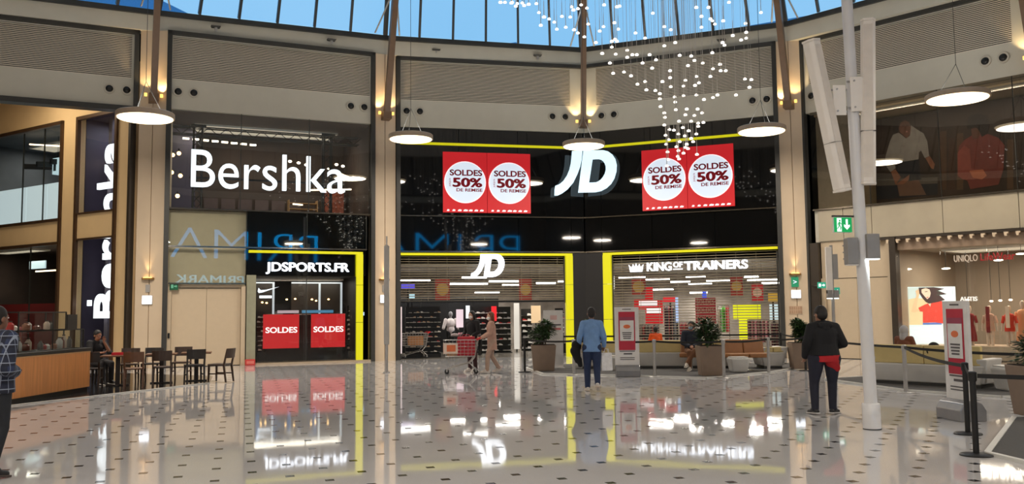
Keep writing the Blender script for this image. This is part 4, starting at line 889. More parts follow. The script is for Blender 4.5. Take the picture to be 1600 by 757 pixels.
fill_lamp_panel('slim added fill lamp washing the photo billboard', E_.pt(4.5, 0.5, 8.3), 6, 75, WARM, E_.rz, 0.25, math.radians(18))

# lower floor of the billboard bay: beige service doors, then the clothes shop
d = struct(E_.bd(MB().box(0.32, 2.75, 0.12, 0.35, 2.72, 3.98).box(0.32, 0.45, 0.05, 0.35, 0, 2.72).box(2.62, 2.75, 0.05, 0.35, 0, 3.98), 'door_2', DOORM), 'beige service doors behind the man in black')
for a, b in ((0.46, 1.53), (1.54, 2.61)): MB().box(a, b, 0.15, 0.22, 0.02, 2.7).build('door_leaf', DOORM, d)
struct(E_.bd(MB().box(2.75, 2.95, -0.06, 0.25, 0, 3.98), 'trim_11', DARK), 'dark post between service doors and clothes shop')
tm = struct(E_.bd(MB().box(2.3, EW, -0.02, 0.1, 3.9, 3.98), 'trim_12', DARK), 'dark rail under the beige band')
bm_ = MB().prism([(-0.06, 0), (0.06, 0), (0.06, -0.05), (0.02, -0.05), (0.02, -0.12), (-0.04, -0.12), (-0.06, -0.05)], -0.06, 0.02).mesh('bracket', PILLAR)
for k in range(22): link('bracket', bm_, tm, (2.4 + k * 0.32, 0.0, 3.9))
struct(E_.bd(MB().box(2.95, EW, 0.12, 0.3, 3.55, 3.9), 'wall_shop_header', mat('taupe header', (150, 128, 108), 0.5)), 'taupe header over the clothes shop glass')
panes(E_, 'window_9', (2.95, 4.3, 5.65, 7.0, 8.4), 0.1, 3.55, 'clothes shop window with mannequins in red', y=0.05, fr=False)
TAUPE = mat('taupe shop lining', (150, 134, 116), 0.6, var=0.06, scale=0.8)
room(E_, 'wall_clothes_shop', 2.9, EW, 0.3, 5.0, 0.0, 3.6, TAUPE, 'taupe interior of the clothes shop', floor=False)
t = E_.th('shop_sign', 'white and red lettering on the clothes shop glass', 'sign', 4.72, 0.0, 3.08)
v_, f_ = fit_text('UNIQLO', 0, 0.68, 0.0, 0.2, 0, 0.012, 0.0); letters(t, v_, f_, mat('white sign letters', (214, 200, 186), 0.5))
v_, f_ = fit_text('LifeWear', 0.76, 1.72, 0, 0.22, 0, 0.012, 0.01); letters(t, v_, f_, mat('crimson letters', (170, 30, 36), 0.5))
t = E_.th('shop_sign', 'pale half hidden capitals above the mannequins', 'sign', *(lambda h: (h[0], 0.0, h[1]))(E_.hit(1500, 471)))
v_, f_ = fit_text('AUTIS', 0, 0.5, 0, 0.13, 0, 0.012, 0.02); letters(t, v_, f_, emit('pale letters', (226, 220, 210), 0.9))
# orange lit fitting area at the picture edge
tag(E_.bd(MB().prism([(6.55, 0.0), (9.0, 0.0), (9.0, 3.3), (7.2, 3.3), (6.55, 2.4)], 2.6, 2.7), 'orange_alcove', mat('orange alcove paint', (224, 148, 70), 0.6)), 'orange lit alcove at the end of the clothes shop', 'alcove')
fill_lamp_panel('added fill lamp panel over the orange alcove', E_.pt(7.6, 2.0, 3.5), 1.2, 50, (1, 0.75, 0.45), E_.rz, 0.8)
fill_lamp_panel('added fill lamp panel in the clothes shop', E_.pt(5.2, 2.0, 3.5), 2.5, 180, (1, 0.86, 0.72), E_.rz, 1.6)
for k, (x, y, yo) in enumerate(((1512, 469, 2.5), (1549, 471, 2.0), (1563, 470, 2.0), (1579, 469, 2.0), (1418, 421, 1.0), (1478, 420, 1.2), (1560, 407, 1.0), (1595, 397, 1.0))):
    u, z = E_.hit(x, y, yo)
    t = E_.th('ceiling_spot', 'small bright spot in the clothes shop, %s' % ORD[k], 'spotlight', u, yo, z, 'clothes shop spots')
    MB().ball((0, 0, 0), (0.14 if k > 3 else 0.06, 0.05, 0.03)).build('lens', emit('spot lens', (255, 236, 210), 5), t); MB().cyl((0, 0, 0.02), (0, 0, 3.56 - z), 0.008, n=5).build('stem', BLACK, t)
# bright screen with the portrait of a woman in a red shirt
(u0, z1), (u1, z0) = E_.hit(1400, 449, 0.6), E_.hit(1497, 538, 0.6)
c0 = dp(1400, 540, E_.pt(u0, 0.6).y); c1 = dp(1497, 540, E_.pt(u0, 0.6).y)
SW = c1.x - c0.x; SH = dp(1400, 449, c0.y).z - c0.z
t = thing('light_box', 'bright screen showing a woman in a red shirt', 'screen', c0, 0)
def ps(pts, name, rgb, y, e=0.62): return pr([((x - 108) / 557 * SW * 0.97, (715 - y_) / 650 * SH) for x, y_ in pts], name, rgb, y, par=t, e=e)
MB().box(0, SW, 0, 0.12, 0, SH).build('screen', emit('screen white', (222, 238, 234), 0.78), t)
MB().box(-0.32, -0.02, 0.1, 0.3, 0, SH).build('side_return', mat('pale return', (196, 186, 160), 0.5), t)
ps([(110, 80), (345, 75), (345, 220), (120, 250)], 'sky_print', (214, 226, 220), -0.001)
ps([(120, 235), (300, 190), (420, 200), (420, 490), (130, 490)], 'wall_print', (236, 210, 160), -0.003)
ps([(240, 80), (243, 80), (243, 480), (240, 480)], 'line_print', (190, 196, 180), -0.005)
ps([(655, 70), (658, 70), (658, 190), (655, 190)], 'line_print', (170, 190, 196), -0.005)
ps([(570, 410), (625, 405), (625, 490), (570, 490)], 'arm_print', (246, 214, 186), -0.007)
ps([(365, 470), (540, 465), (540, 490), (365, 490)], 'denim_print', (96, 120, 190), -0.007)
ps([(330, 300), (390, 265), (450, 240), (540, 225), (590, 245), (615, 300), (625, 400), (560, 410), (565, 480), (480, 465), (365, 468), (370, 345), (340, 340)], 'shirt_print', (226, 66, 48), -0.009)
ps([(420, 250), (450, 240), (440, 290)], 'collar_print', (246, 206, 176), -0.011)
ps([(310, 110), (350, 85), (350, 130), (330, 200), (310, 310), (345, 330), (300, 350), (262, 345), (295, 230), (318, 160)], 'arm_print', (240, 196, 150), -0.011)
ps([(340, 75), (480, 70), (580, 90), (520, 110), (600, 150), (530, 160), (580, 215), (520, 235), (470, 245), (430, 255), (400, 235), (370, 190), (345, 140)], 'hair_print', (66, 40, 38), -0.013)
ps([(365, 95), (405, 80), (440, 95), (450, 135), (440, 180), (415, 205), (390, 170), (365, 130)], 'face_print', (248, 214, 184), -0.015)
ps([(395, 118), (420, 114), (420, 122), (395, 124)], 'eye_print', (60, 40, 38), -0.017); ps([(408, 182), (428, 178), (424, 188), (410, 190)], 'mouth_print', (200, 80, 80), -0.017)
area_light('screen_light', (c0.x + SW / 2, c0.y - 0.05, c0.z + SH / 2), SW, 8, (0.95, 1, 1), (math.radians(90), 0, 0), SH)
# mannequins in red (simple shop dummies: head, torso, arms, garment)
MANN = mat('pale mannequin', (206, 186, 170), 0.5)
def mannequin(x, top, bot, yo, label, rgb, dress):
    u, z1 = E_.hit(x, top, yo); z0 = 0.55
    t = E_.th('mannequin', label, 'mannequin', u, yo, z0); s = (z1 - z0) / 1.5
    MB().lathe([(0.0, 1.5), (0.06, 1.48), (0.08, 1.4), (0.07, 1.3), (0.045, 1.24), (0.05, 1.2)][::-1], 12).build('head', MANN, t, smooth=True).scale = (s,) * 3
    g = MB().lathe([(0.05, 1.2), (0.15, 1.17), (0.19, 1.1), (0.17, 0.95), (0.15, 0.8), (0.19, 0.62)] + ([(0.24, 0.3), (0.25, 0.1)] if dress else [(0.19, 0.5)]), 16)
    o = g.build('garment', mat('mannequin garment %s' % label[:18], rgb, 0.8), t, smooth=True); o.scale = (s, s * 0.65, s)
    for q in (-1, 1):
        MB().cyl((0.19 * q, 0, 1.1), (0.26 * q, 0, 0.82), 0.06, 0.055).build('sleeve', mat('mannequin garment %s' % label[:18], rgb, 0.8), t).scale = (s,) * 3
        MB().cyl((0.26 * q, 0, 0.82), (0.28 * q, -0.03, 0.5), 0.035, 0.028).build('arm', MANN, t).scale = (s,) * 3
        MB().cyl((0.08 * q, 0, 0.5), (0.08 * q, 0, -0.3), 0.07, 0.05).build('leg', MANN, t).scale = (s,) * 3
    MB().cyl((0, 0.1, -0.04), (0, 0.1, 0.6), 0.015, n=6).build('stand_rod', CHROME, t)
    return t
def sash(t, w, z0, z1, rgb, name):
    s = 1.0
    MB().box(-w / 2, w / 2, -0.16, -0.13, z0, z1).build(name, mat('sash %s' % str(rgb), rgb, 0.8), t)
mannequin(1514, 478, 540, 0.9, 'mannequin in a dark red dress beside the screen', (128, 28, 30), True)
sash(mannequin(1545, 478, 540, 1.0, 'pale mannequin with a narrow dark red scarf top', (196, 160, 142), False), 0.1, 0.35, 1.15, (120, 30, 32), 'scarf')
sash(mannequin(1576, 478, 540, 1.0, 'mannequin in an open orange red jacket', (206, 60, 40), False), 0.11, 0.5, 1.15, (222, 196, 178), 'shirt_front')
mannequin(1597, 470, 540, 1.3, 'mannequin in a peach coat at the picture edge', (216, 160, 120), True)
struct(E_.bd(MB().box(2.95, EW, 0.3, 2.0, 0, 0.5), 'trim_13', mat('display plinth', (170, 150, 130), 0.5)), 'plinth under the mannequins')
# ------------------------------------------------------------------ hanging disc lamps
PEND = emit('disc lamp diffuser', (255, 232, 190), 3.2)
PRIM = mat('lamp rim', (196, 176, 156), 0.4, 0.3)
def disc_lamp(p, dia, label, power=275):
    t = thing('disc_lamp', label, 'pendant lamp', p, 0, 'hanging disc lamps')
    r = dia / 2
    MB().lathe([(r * 0.9, 0.0), (r, 0.0), (r, 0.13), (r * 0.97, 0.15), (0.1, 0.16)], 40).build('rim', PRIM, t, smooth=True)
    MB().lathe([(0.02, -0.02), (r * 0.93, -0.02), (r * 0.95, 0.0), (0.02, 0.001)], 40).build('diffuser', PEND, t, smooth=False)
    for k in range(3):
        a = 2 * math.pi * k / 3 + 0.5
        MB().cyl((r * 0.6 * math.cos(a), r * 0.6 * math.sin(a), 0.15), (0, 0, 1.0), 0.008, n=5).build('bridle_wire', GREYSTEEL, t)
    MB().cyl((0, 0, 1.0), (0, 0, roof_z(p[0], p[1]) - p[2] - 0.01), 0.008, n=5).build('cable', GREYSTEEL, t)
    area_light('disc_lamp_light', Vector(p) + Vector((0, 0, -0.06)), dia * 0.9, power, WARM, (0, 0, 0), shape='DISK')
    area_light('added_bulkhead_uplight', Vector(p) + Vector((0, 0, 0.2)), dia * 0.8, min(power, 275) * 0.27, (1, 0.96, 0.88), (math.pi, 0, 0), shape='DISK')  # added upward light, bounced off the dome to brighten the bulkhead
for x, y, w, lab in ((227, 185, 88, 'disc lamp hanging in front of the cafe pillar'), (642, 218, 70, 'disc lamp hanging beside the first red poster'), (912, 229, 67, 'disc lamp hanging over the large white logo'), (1190, 206, 75, 'disc lamp hanging before the pillar near the loudspeakers'), (1496, 155, 95, 'disc lamp hanging in front of the photo billboard')):
    z = {227: 6.95, 1496: 7.5}.get(x, 7.2); p = gp(x, y, z)
    disc_lamp(p, w / FPX * p.y, lab, {227: 400, 642: 210, 912: 230, 1190: 210, 1496: 135}[x])
for k, (x, y) in enumerate(((-15, 17), (-17, 9), (-14, 1), (-6, -3.5), (4, -4), (12, 0.5), (16, 8), (-1.5, 4.0), (15.5, 15))):
    disc_lamp(Vector((x, y, 6.95)), 1.4, 'disc lamp behind the viewer, %s round the ring' % ORD[k], 400)

# ------------------------------------------------------------------ the cascade of drop lights
CAS = [(800,4),(808,6),(816,5),(826,7),(799,5),(782,4),(789,4),(806,10),(819,9),(842,20),(850,27),(838,6),(858,30),(866,35),(845,40),(870,46),(878,26),(884,43),(893,11),(896,16),(891,27),(897,47),(903,52),(903,14),(908,8),(917,13),(919,38),(913,58),(931,67),(937,49),(941,84),(943,42),(960,36),(966,46),(956,65),(961,62),(956,74),(964,65),(980,79),(993,52),(1008,60),(968,10),(964,11),(944,8),(1020,21),(1038,42),(1048,47),(1055,67),(1038,72),(1088,12),(1096,26),(1096,43),(1107,12),(1110,30),(1113,33),(1117,38),(1130,33),(1145,56),(1158,63),(1166,60),(1166,51),(1139,4),(1189,20),(1165,37),
(962,85),(980,90),(988,86),(995,86),(1015,86),(1004,99),(1025,94),(1062,87),(953,99),(958,115),(975,113),(986,119),(1019,107),(1047,111),(1047,122),(996,132),(1008,128),(1010,141),(1024,142),(1031,147),(1035,128),(1048,136),(1075,103),(1080,88),(1085,95),(1098,99),(1113,83),(1129,67),(1132,71),(1114,108),(1125,101),(1126,111),(1134,111),(1110,120),(1088,120),(1071,126),(1068,135),(1086,134),(1092,130),(1164,124),(1174,125),(1171,137),(1150,149),(1121,149),(1114,153),(1100,156),(1088,149),(1068,150),(1054,152),(1055,160),(1031,155),(1032,167),(1056,172),(1073,171),(1090,171),(1038,177),(1039,184),(1071,180),(1085,181),(1097,177),(1061,190),(1080,190),(1091,193),(1099,192),(1038,196),(1046,203),(1053,204),(1067,200),(1076,205),(1091,198),
(1060,210),(1070,213),(1080,217),(1088,210),(1040,212),(1045,219),(1062,222),(1071,231),(1041,226),(1060,236),(1068,240),(1089,242),(1073,226),(1057,230),(1043,238),(1059,245),(1061,249),(1042,260),(1044,250),(1075,233),(1083,222)]
CHZ = roof_z(4.0, 19.0) - 0.4
ch = thing('drop_chandelier', 'cascade of many small white drop lights on fine cords', 'chandelier', (4.0, 19.0, CHZ))
MB().lathe([(0.1, 0.0), (2.9, 0.0), (2.9, 0.12), (0.1, 0.14)], 36).build('canopy', WHITE, ch)
DROPE = emit('drop light', (255, 246, 235), 1.9); CORD = mat('pale cord', (200, 196, 190), 0.5)
dl_src = {}
for (x, y) in CAS:
    dx = x - 1062
    Y = 18.6 + random.uniform(-1, 1) * max(0.4, 1.6 * (1 - max(0, y) / 260.0) + 0.3)
    p = dp(x, y, Y) - Vector((4.0, 19.0, CHZ))
    r = 0.039
    b = MB().lathe([(0.01, 0.03), (r * 0.6, 0.028), (r, 0.012), (r, 0.0), (r * 0.9, -0.012), (0.01, -0.016)], 10)
    b.mt(1).cyl((0, 0, 0.03), (0, 0, 0.32), 0.008, 0.005, n=5); b.cyl((0, 0, 0.3), (0, 0, -p.z), 0.003, n=3)
    b.build('drop_light', [DROPE, CORD], ch, p)
# ------------------------------------------------------------------ loudspeaker pole
pb = gp(1363, 671)
POLEM = mat('pale grey pole paint', (224, 224, 226), 0.3, var=0.02)
t = thing('speaker_pole', 'tall pale grey pole carrying two column loudspeakers', 'pole', pb)
t.rotation_euler = (0, math.radians(-1.0), 0)
MB().cyl((0, 0, 0.3), (0, 0, 7.4), 0.088, 0.075, 24).build('shaft', POLEM, t, smooth=True)
MB().lathe([(0.122, 0.0), (0.122, 0.345), (0.112, 0.36), (0.085, 0.362)], 28).build('sleeve', POLEM, t, smooth=True)
MB().lathe([(0.125, 0.0), (0.125, 0.012), (0.1, 0.013)], 28).build('base_seal', BLACK, t)
PY = pb.y - 0.02
SPK = mat('white loudspeaker shell', (242, 236, 228), 0.4, var=0.02)
def column_speaker(top, bot, w, label, yaw):
    a, b = dp(*top, PY - 0.06), dp(*bot, PY - 0.06)
    L = (a - b).length; t = thing('column_speaker', label, 'loudspeaker', b)
    dr = (a - b).normalized(); t.rotation_euler = (Matrix.Rotation(math.atan2(dr.x, dr.z), 3, 'Y') @ Matrix.Rotation(yaw, 3, 'Z')).to_euler()
    prof = [(-w / 2, 0.09), (-w / 2, -0.03), (-w * 0.32, -0.09), (w * 0.32, -0.09), (w / 2, -0.03), (w / 2, 0.09)]
    MB().prism(prof, 0, L, 'z').build('shell', SPK, t, bevel=0.012)
    MB().prism([(x * 1.03, y * 1.03) for x, y in prof], -0.03, 0.0, 'z').build('end_cap', SPK, t); MB().prism([(x * 1.03, y * 1.03) for x, y in prof], L, L + 0.03, 'z').build('end_cap', SPK, t)
    MB().prism([(-w * 0.3, -0.092), (w * 0.3, -0.092), (w * 0.3, -0.097), (-w * 0.3, -0.097)], 0.06, L - 0.06, 'z').build('grille', mat('speaker grille', (228, 220, 210), 0.6), t)
    MB().box(-w * 0.51, w * 0.51, -0.1, 0.095, L * 0.31, L * 0.312).build('seam', GREYSTEEL, t)
column_speaker((1269, 66), (1317, 296), 0.21, 'column loudspeaker tilted away from the grey pole', 0.5)
column_speaker((1356, 34), (1357, 285), 0.2, 'upright column loudspeaker close to the grey pole', -0.35)
for k, (x0, x1, y0, y1) in enumerate(((1300, 1318, 135, 182), (1327, 1345, 122, 176))):
    a, b = dp(x0, y1, PY - 0.02), dp(x1, y0, PY - 0.02)
    t = thing('speaker_bracket', 'white bolted bracket between pole and %s loudspeaker' % ('tilted' if k == 0 else 'upright'), 'bracket', (a.x, PY - 0.1, a.z))
    w, h = b.x - a.x, b.z - a.z
    MB().box(0, w, 0, 0.02, 0, h).build('plate', SPK, t, bevel=0.008)
    for zz in (0.06, h - 0.06):
        MB().cyl((w * 0.3, -0.015, zz), (w * 0.3, 0, zz), 0.014, n=8).build('bolt', SILVER, t); MB().cyl((-0.03, 0.05, zz), (w + 0.03, 0.05, zz), 0.016, n=8).build('clamp_rod', SILVER, t)
LAMPG = mat('lamp housing grey', (150, 148, 146), 0.35, 0.3)
def flood(x0, x1, y0, y1, label, lit):
    a, b = dp(x0, y1, PY - 0.03), dp(x1, y0, PY - 0.03); w, h = b.x - a.x, b.z - a.z
    t = thing('flood_lamp', label, 'flood lamp', (a.x, PY - 0.03, a.z))
    MB().box(0, w, -0.08, 0.08, 0, h).build('housing', LAMPG, t, bevel=0.012)
    for k in range(3): MB().box(-0.004, w + 0.004, 0.085, 0.1, h * (0.2 + 0.25 * k), h * (0.25 + 0.25 * k)).build('fin', LAMPG, t)
    MB().box(0.01, w - 0.01, -0.07, 0.07, -0.012, 0).build('lens', emit('flood lens', (240, 250, 245), 3.5) if lit else WHITE, t)
    if lit: area_light('flood_light', (a.x + w / 2, PY - 0.03, a.z - 0.02), w, 6, (0.9, 1, 0.97), (0, math.radians(10), 0), 0.1)
flood(1352, 1371, 366, 405, 'lit flood lamp box hanging off the far side of the grey pole', True)
flood(1322, 1338, 372, 414, 'unlit flood lamp box beside the green exit sign', False)
a, b = dp(1301, 364, PY), dp(1333, 338, PY)
t = thing('exit_sign', 'green running man exit sign with down arrow hung on the pole', 'exit sign', (a.x, PY - 0.05, a.z), math.radians(12))
w, h = 0.29, 0.22
MB().box(0, w, 0, 0.03, 0, h).build('case', WHITE, t); MB().box(0.006, w - 0.006, -0.004, 0, 0.006, h - 0.006).build('face', emit('exit green', (0, 160, 84), 0.75), t)
EW_ = emit('exit white', (235, 255, 245), 1.0)
MB().box(0.05, 0.12, -0.008, -0.004, 0.012, h - 0.015).build('door_mark', EW_, t)
GRN = emit('exit green', (0, 160, 84), 0.75)
rm = MB().disc(0.092, 0.168, 0.013, -0.011, -0.008, 12)
rm.prism([(0.078, 0.15), (0.1, 0.15), (0.095, 0.1), (0.075, 0.1)], -0.011, -0.008); rm.prism([(0.08, 0.105), (0.095, 0.1), (0.115, 0.07), (0.105, 0.035), (0.095, 0.04), (0.1, 0.068)], -0.011, -0.008)
rm.prism([(0.078, 0.105), (0.088, 0.095), (0.07, 0.06), (0.045, 0.05), (0.045, 0.06), (0.062, 0.068)], -0.011, -0.008); rm.prism([(0.095, 0.148), (0.1, 0.14), (0.125, 0.12), (0.12, 0.112), (0.098, 0.13)], -0.011, -0.008); rm.prism([(0.08, 0.148), (0.06, 0.125), (0.062, 0.1), (0.07, 0.1), (0.07, 0.122), (0.085, 0.138)], -0.011, -0.008)
rm.build('running_figure', GRN, t)
MB().prism([(0.19, 0.19), (0.22, 0.19), (0.22, 0.1), (0.25, 0.115), (0.25, 0.085), (0.205, 0.04), (0.16, 0.085), (0.16, 0.115), (0.19, 0.1)], -0.008, -0.004).build('arrow', EW_, t)
MB().box(-0.01, 0.36, 0.0, 0.03, h, h + 0.025).build('arm', GREYSTEEL, t)
# smaller exit signs on brackets further back
for k, (x, y, Y, lab) in enumerate(((1284, 446, 29.6, 'small green exit sign on the dark strip by the pillar'), (1305, 455, 26.0, 'small green exit sign hanging off the far pole'))):
    p = dp(x, y, Y); t = thing('exit_sign', lab, 'exit sign', p - Vector((0.13, 0, 0.1)))
    MB().box(0, 0.27, 0, 0.05, 0, 0.2).build('case', emit('far exit green', (30, 150, 120), 0.8), t); MB().box(0.03, 0.1, -0.01, 0, 0.05, 0.15).build('door_mark', EW_, t); MB().prism([(0.13, 0.085), (0.19, 0.085), (0.19, 0.05), (0.24, 0.1), (0.19, 0.15), (0.19, 0.115), (0.13, 0.115)], -0.01, 0).build('arrow', EW_, t)
    MB().box(0.1, 0.16, 0.05, 1.0 if k == 0 else 0.12, 0.08, 0.12).build('bracket_arm', GREYSTEEL, t)
def slim_post(p, zt, label, kind):
    t = thing('lamp_post', label, 'lamp post', p)
    MB().lathe([(0.1, 0), (0.1, 0.02), (0.05, 0.03)], 14).build('foot', SILVER, t)
    MB().cyl((0, 0, 0.02), (0, 0, zt - 0.25), 0.045, n=12).build('shaft', SILVER, t, smooth=True)
    if kind == 0:
        MB().box(-0.07, 0.07, -0.06, 0.06, 0.8, zt - 0.28).build('panel', SILVER, t, bevel=0.01); MB().cyl((0, 0, zt - 0.28), (0, 0, zt), 0.02, n=8).build('tip', SILVER, t)
    else:
        MB().box(-0.16, 0.0, -0.05, 0.05, zt - 1.6, zt - 0.3).build('speaker', SPK, t, bevel=0.01); MB().box(0.02, 0.16, -0.05, 0.05, zt - 1.2, zt - 0.5).build('panel', LAMPG, t)
        for s_ in (-1, 1):
            MB().box(0.09 * s_ - 0.07, 0.09 * s_ + 0.07, -0.06, 0.06, 1.98, 2.2).build('flood_head', LAMPG, t); MB().box(0.09 * s_ - 0.06, 0.09 * s_ + 0.06, -0.05, 0.05, 1.96, 1.98).build('lens', emit('flood lens', (240, 250, 245), 3.5), t)
slim_post(gp(604, 583), 3.9, 'slim grey lamp post in front of the beige pillar', 0)
slim_post(Vector((8.9, 24.6, 0)), 3.7, 'far slim post with small lamps behind the man in black', 1)

# ------------------------------------------------------------------ carpets with white kerbs
KERB = mat('white kerb', (206, 206, 202), 0.4)
def carpet(name, pts, front, label, h=0.025):
    o = MB().prism(pts, 0.0, h, 'z').build(name, SKIRT); tag(o, label, 'carpet')
    r_ = MB()
    for a, b in zip(front, front[1:]): r_.bar((*a, h / 2 + 0.005), (*b, h / 2 + 0.005), 0.07, h + 0.012)
    r_.build('kerb', KERB, o)
cf = [(0.4, 26.6), (0.79, 23.95), (2.6, 23.2), (4.75, 22.0), (5.25, 22.3), (7.0, 23.95), (8.7, 26.2)]
carpet('seating_carpet', cf + [(8.6, 27.6), (2.0, 28.4), (0.6, 27.6)], cf, 'grey carpet island with white kerb under the middle benches')
cf = [(9.6, 22.4), (7.42, 21.2), (7.95, 18.1), (9.07, 16.6), (12.5, 16.2)]
carpet('seating_carpet', cf + [(14, 19.0), (13.0, 22.5)], cf, 'grey carpet island with white kerb under the bench behind the pole')
cf = [(12.0, 14.4), (7.55, 13.5), (5.41, 10.26), (5.5, 9.55), (9.0, 7.5)]
carpet('seating_carpet', cf + [(13, 8.0)], cf, 'nearest grey carpet corner with white kerb by the black posts')
MAT = mat('dark cafe floor', (38, 38, 40), 0.12, var=0.1)
cf = [(-10.6, 14.6), (-9.64, 16.76), (-8.81, 18.82), (-7.55, 22.1), (-8.3, 24.6)]
o = tag(MB().prism(cf + [(-12, 26.5), (-15, 24.5), (-15, 14.6)], 0.0, 0.012, 'z').build('cafe_floor_mat', MAT), 'glossy dark cafe floor area under tables and counter', 'floor mat')
r_ = MB()
for a, b in zip(cf[:4], cf[1:4]): r_.bar((*a, 0.012), (*b, 0.012), 0.07, 0.02)
r_.build('kerb', KERB, o)

# ------------------------------------------------------------------ stanchions and belts
SB = mat('black stanchion', (20, 20, 21), 0.45); BELT = mat('black belt', (14, 14, 15), 0.7)
SRC = {}
def stanchion(p, silver, label, h=0.95):
    k = bool(silver)
    if k not in SRC:
        m = SILVER if silver else SB
        t = thing('stanchion', label, 'stanchion', p, 0, 'belt stanchions')
        MB().lathe([(0.175, 0), (0.175, 0.012), (0.165, 0.02), (0.06, 0.03)], 28).build('base', m, t, smooth=True)
        r = 0.04 if silver else 0.034
        MB().cyl((0, 0, 0.02), (0, 0, h - 0.03), r, n=16).build('post', m, t, smooth=True)
        MB().lathe([(r, h - 0.12), (r + 0.012, h - 0.1), (r + 0.012, h - 0.01), (r * 0.8, h)], 16).build('cassette', m, t, smooth=True)
        SRC[k] = t
    else:
        t = copy_tree(SRC[k]); t.location = p; t['label'] = label
    return t
ST = {}
for key, p, s_, lab in (('a', (0.32, 24.95), 0, 'black stanchion beside the first leafy planter'), ('b', (1.6, 23.5), 1, 'silver stanchion just left of the man in blue'), ('c', (3.59, 22.62), 1, 'silver stanchion in front of the orange child'),
                   ('d', (5.2, 22.0), 1, 'silver stanchion in front of the big middle planter'), ('e', (6.71, 23.4), 1, 'silver stanchion before the brown double seat'), ('f', (7.98, 24.3), 0, 'black stanchion against the planter at the pillar'),
                   ('g', (7.78, 17.7), 1, 'silver stanchion between grey pole and framed notice'), ('h', (6.03, 11.9), 0, 'black stanchion overlapping the framed notice stand'), ('i', (5.25, 10.2), 0, 'nearest black stanchion with belt running out of the picture'),
                   ('j', (8.6, 14.4), 0, 'black stanchion behind the leafy planter at the picture edge'), ('k', (10.6, 16.9), 0, 'black stanchion at the far end of the bench behind the pole'), ('l', (0.75, 27.35), 0, 'black stanchion behind the plain white info panel'), ('m', (8.2, 27.2), 0, 'black stanchion by the shutter near the pillar'), ('n', (9.3, 7.9), 0, 'black stanchion just outside the picture')):
    z0 = 0.025 if key in 'lm' else 0.0
    ST[key] = Vector((*p, z0)); stanchion(ST[key], s_, lab)
def belt(a, b, label, z=0.9, sag=0.03):
    A_, B_ = ST[a], ST[b]; m = MB(); n_ = 6; pts = []
    dr = (B_ - A_).normalized()
    for k in range(n_ + 1):
        f_ = k / n_; p = (A_ + dr * 0.05).lerp(B_ - dr * 0.05, f_); p.z = z - sag * 4 * f_ * (1 - f_) + 0.025 * (p.z > 0); pts.append(p)
    for p, q_ in zip(pts, pts[1:]): m.bar(p, q_, 0.006, 0.05)
    tag(m.build('barrier_belt', BELT), label, 'belt', 'black barrier belts')
belt('a', 'b', 'black belt from the planter to the man in blue'); belt('b', 'c', 'black belt across behind the man in blue and framed notice'); belt('c', 'd', 'black belt before the seated masked man'); belt('d', 'e', 'black belt before the brown double seat'); belt('e', 'f', 'black belt ending at the pillar planter')
belt('f', 'g', 'long black belt passing behind the man in black'); belt('g', 'j', 'black belt in front of the bench behind the pole'); belt('g', 'h', 'black belt running to the framed notice by the pole', sag=0.05); belt('j', 'k', 'short black belt behind the edge planter'); belt('h', 'i', 'short black belt between the two nearest stanchions'); belt('i', 'n', 'nearest black belt leaving the picture edge', sag=0.02)
belt('a', 'l', 'black belt behind the first leafy planter'); belt('l', 'm', 'long black belt in front of the shutter behind the benches', sag=0.02); belt('m', 'f', 'black belt by the pillar planter towards the shutter')

# ------------------------------------------------------------------ planters with leafy plants
PLM = mat('taupe planter', (134, 114, 98), 0.55, var=0.05); SOIL = mat('soil', (46, 34, 26), 0.9)
LEAFM = [mat('leaf dark', (44, 66, 38), 0.35, var=0.3, scale=8), mat('leaf mid', (66, 94, 54), 0.35, var=0.3, scale=8)]
def leaf(mb, p, d, L, w, k):
    d = Vector(d).normalized(); s_ = d.cross(Vector((0, 0, 1)))
    s_ = s_.normalized() if s_.length > 0.05 else Vector((1, 0, 0)); u_ = s_.cross(d)
    dn = Vector((0, 0, -L * 0.22))
    mb.mt(k).add([p, p + d * L * 0.35 + s_ * w, p + d * L * 0.75 + s_ * w * 0.7 + dn * 0.5, p + d * L + dn, p + d * L * 0.75 - s_ * w * 0.7 + dn * 0.5, p + d * L * 0.35 - s_ * w, p + d * L * 0.4 - u_ * 0.012], [(0, 1, 6), (1, 2, 6), (2, 3, 6), (3, 4, 6), (4, 5, 6), (5, 0, 6)])
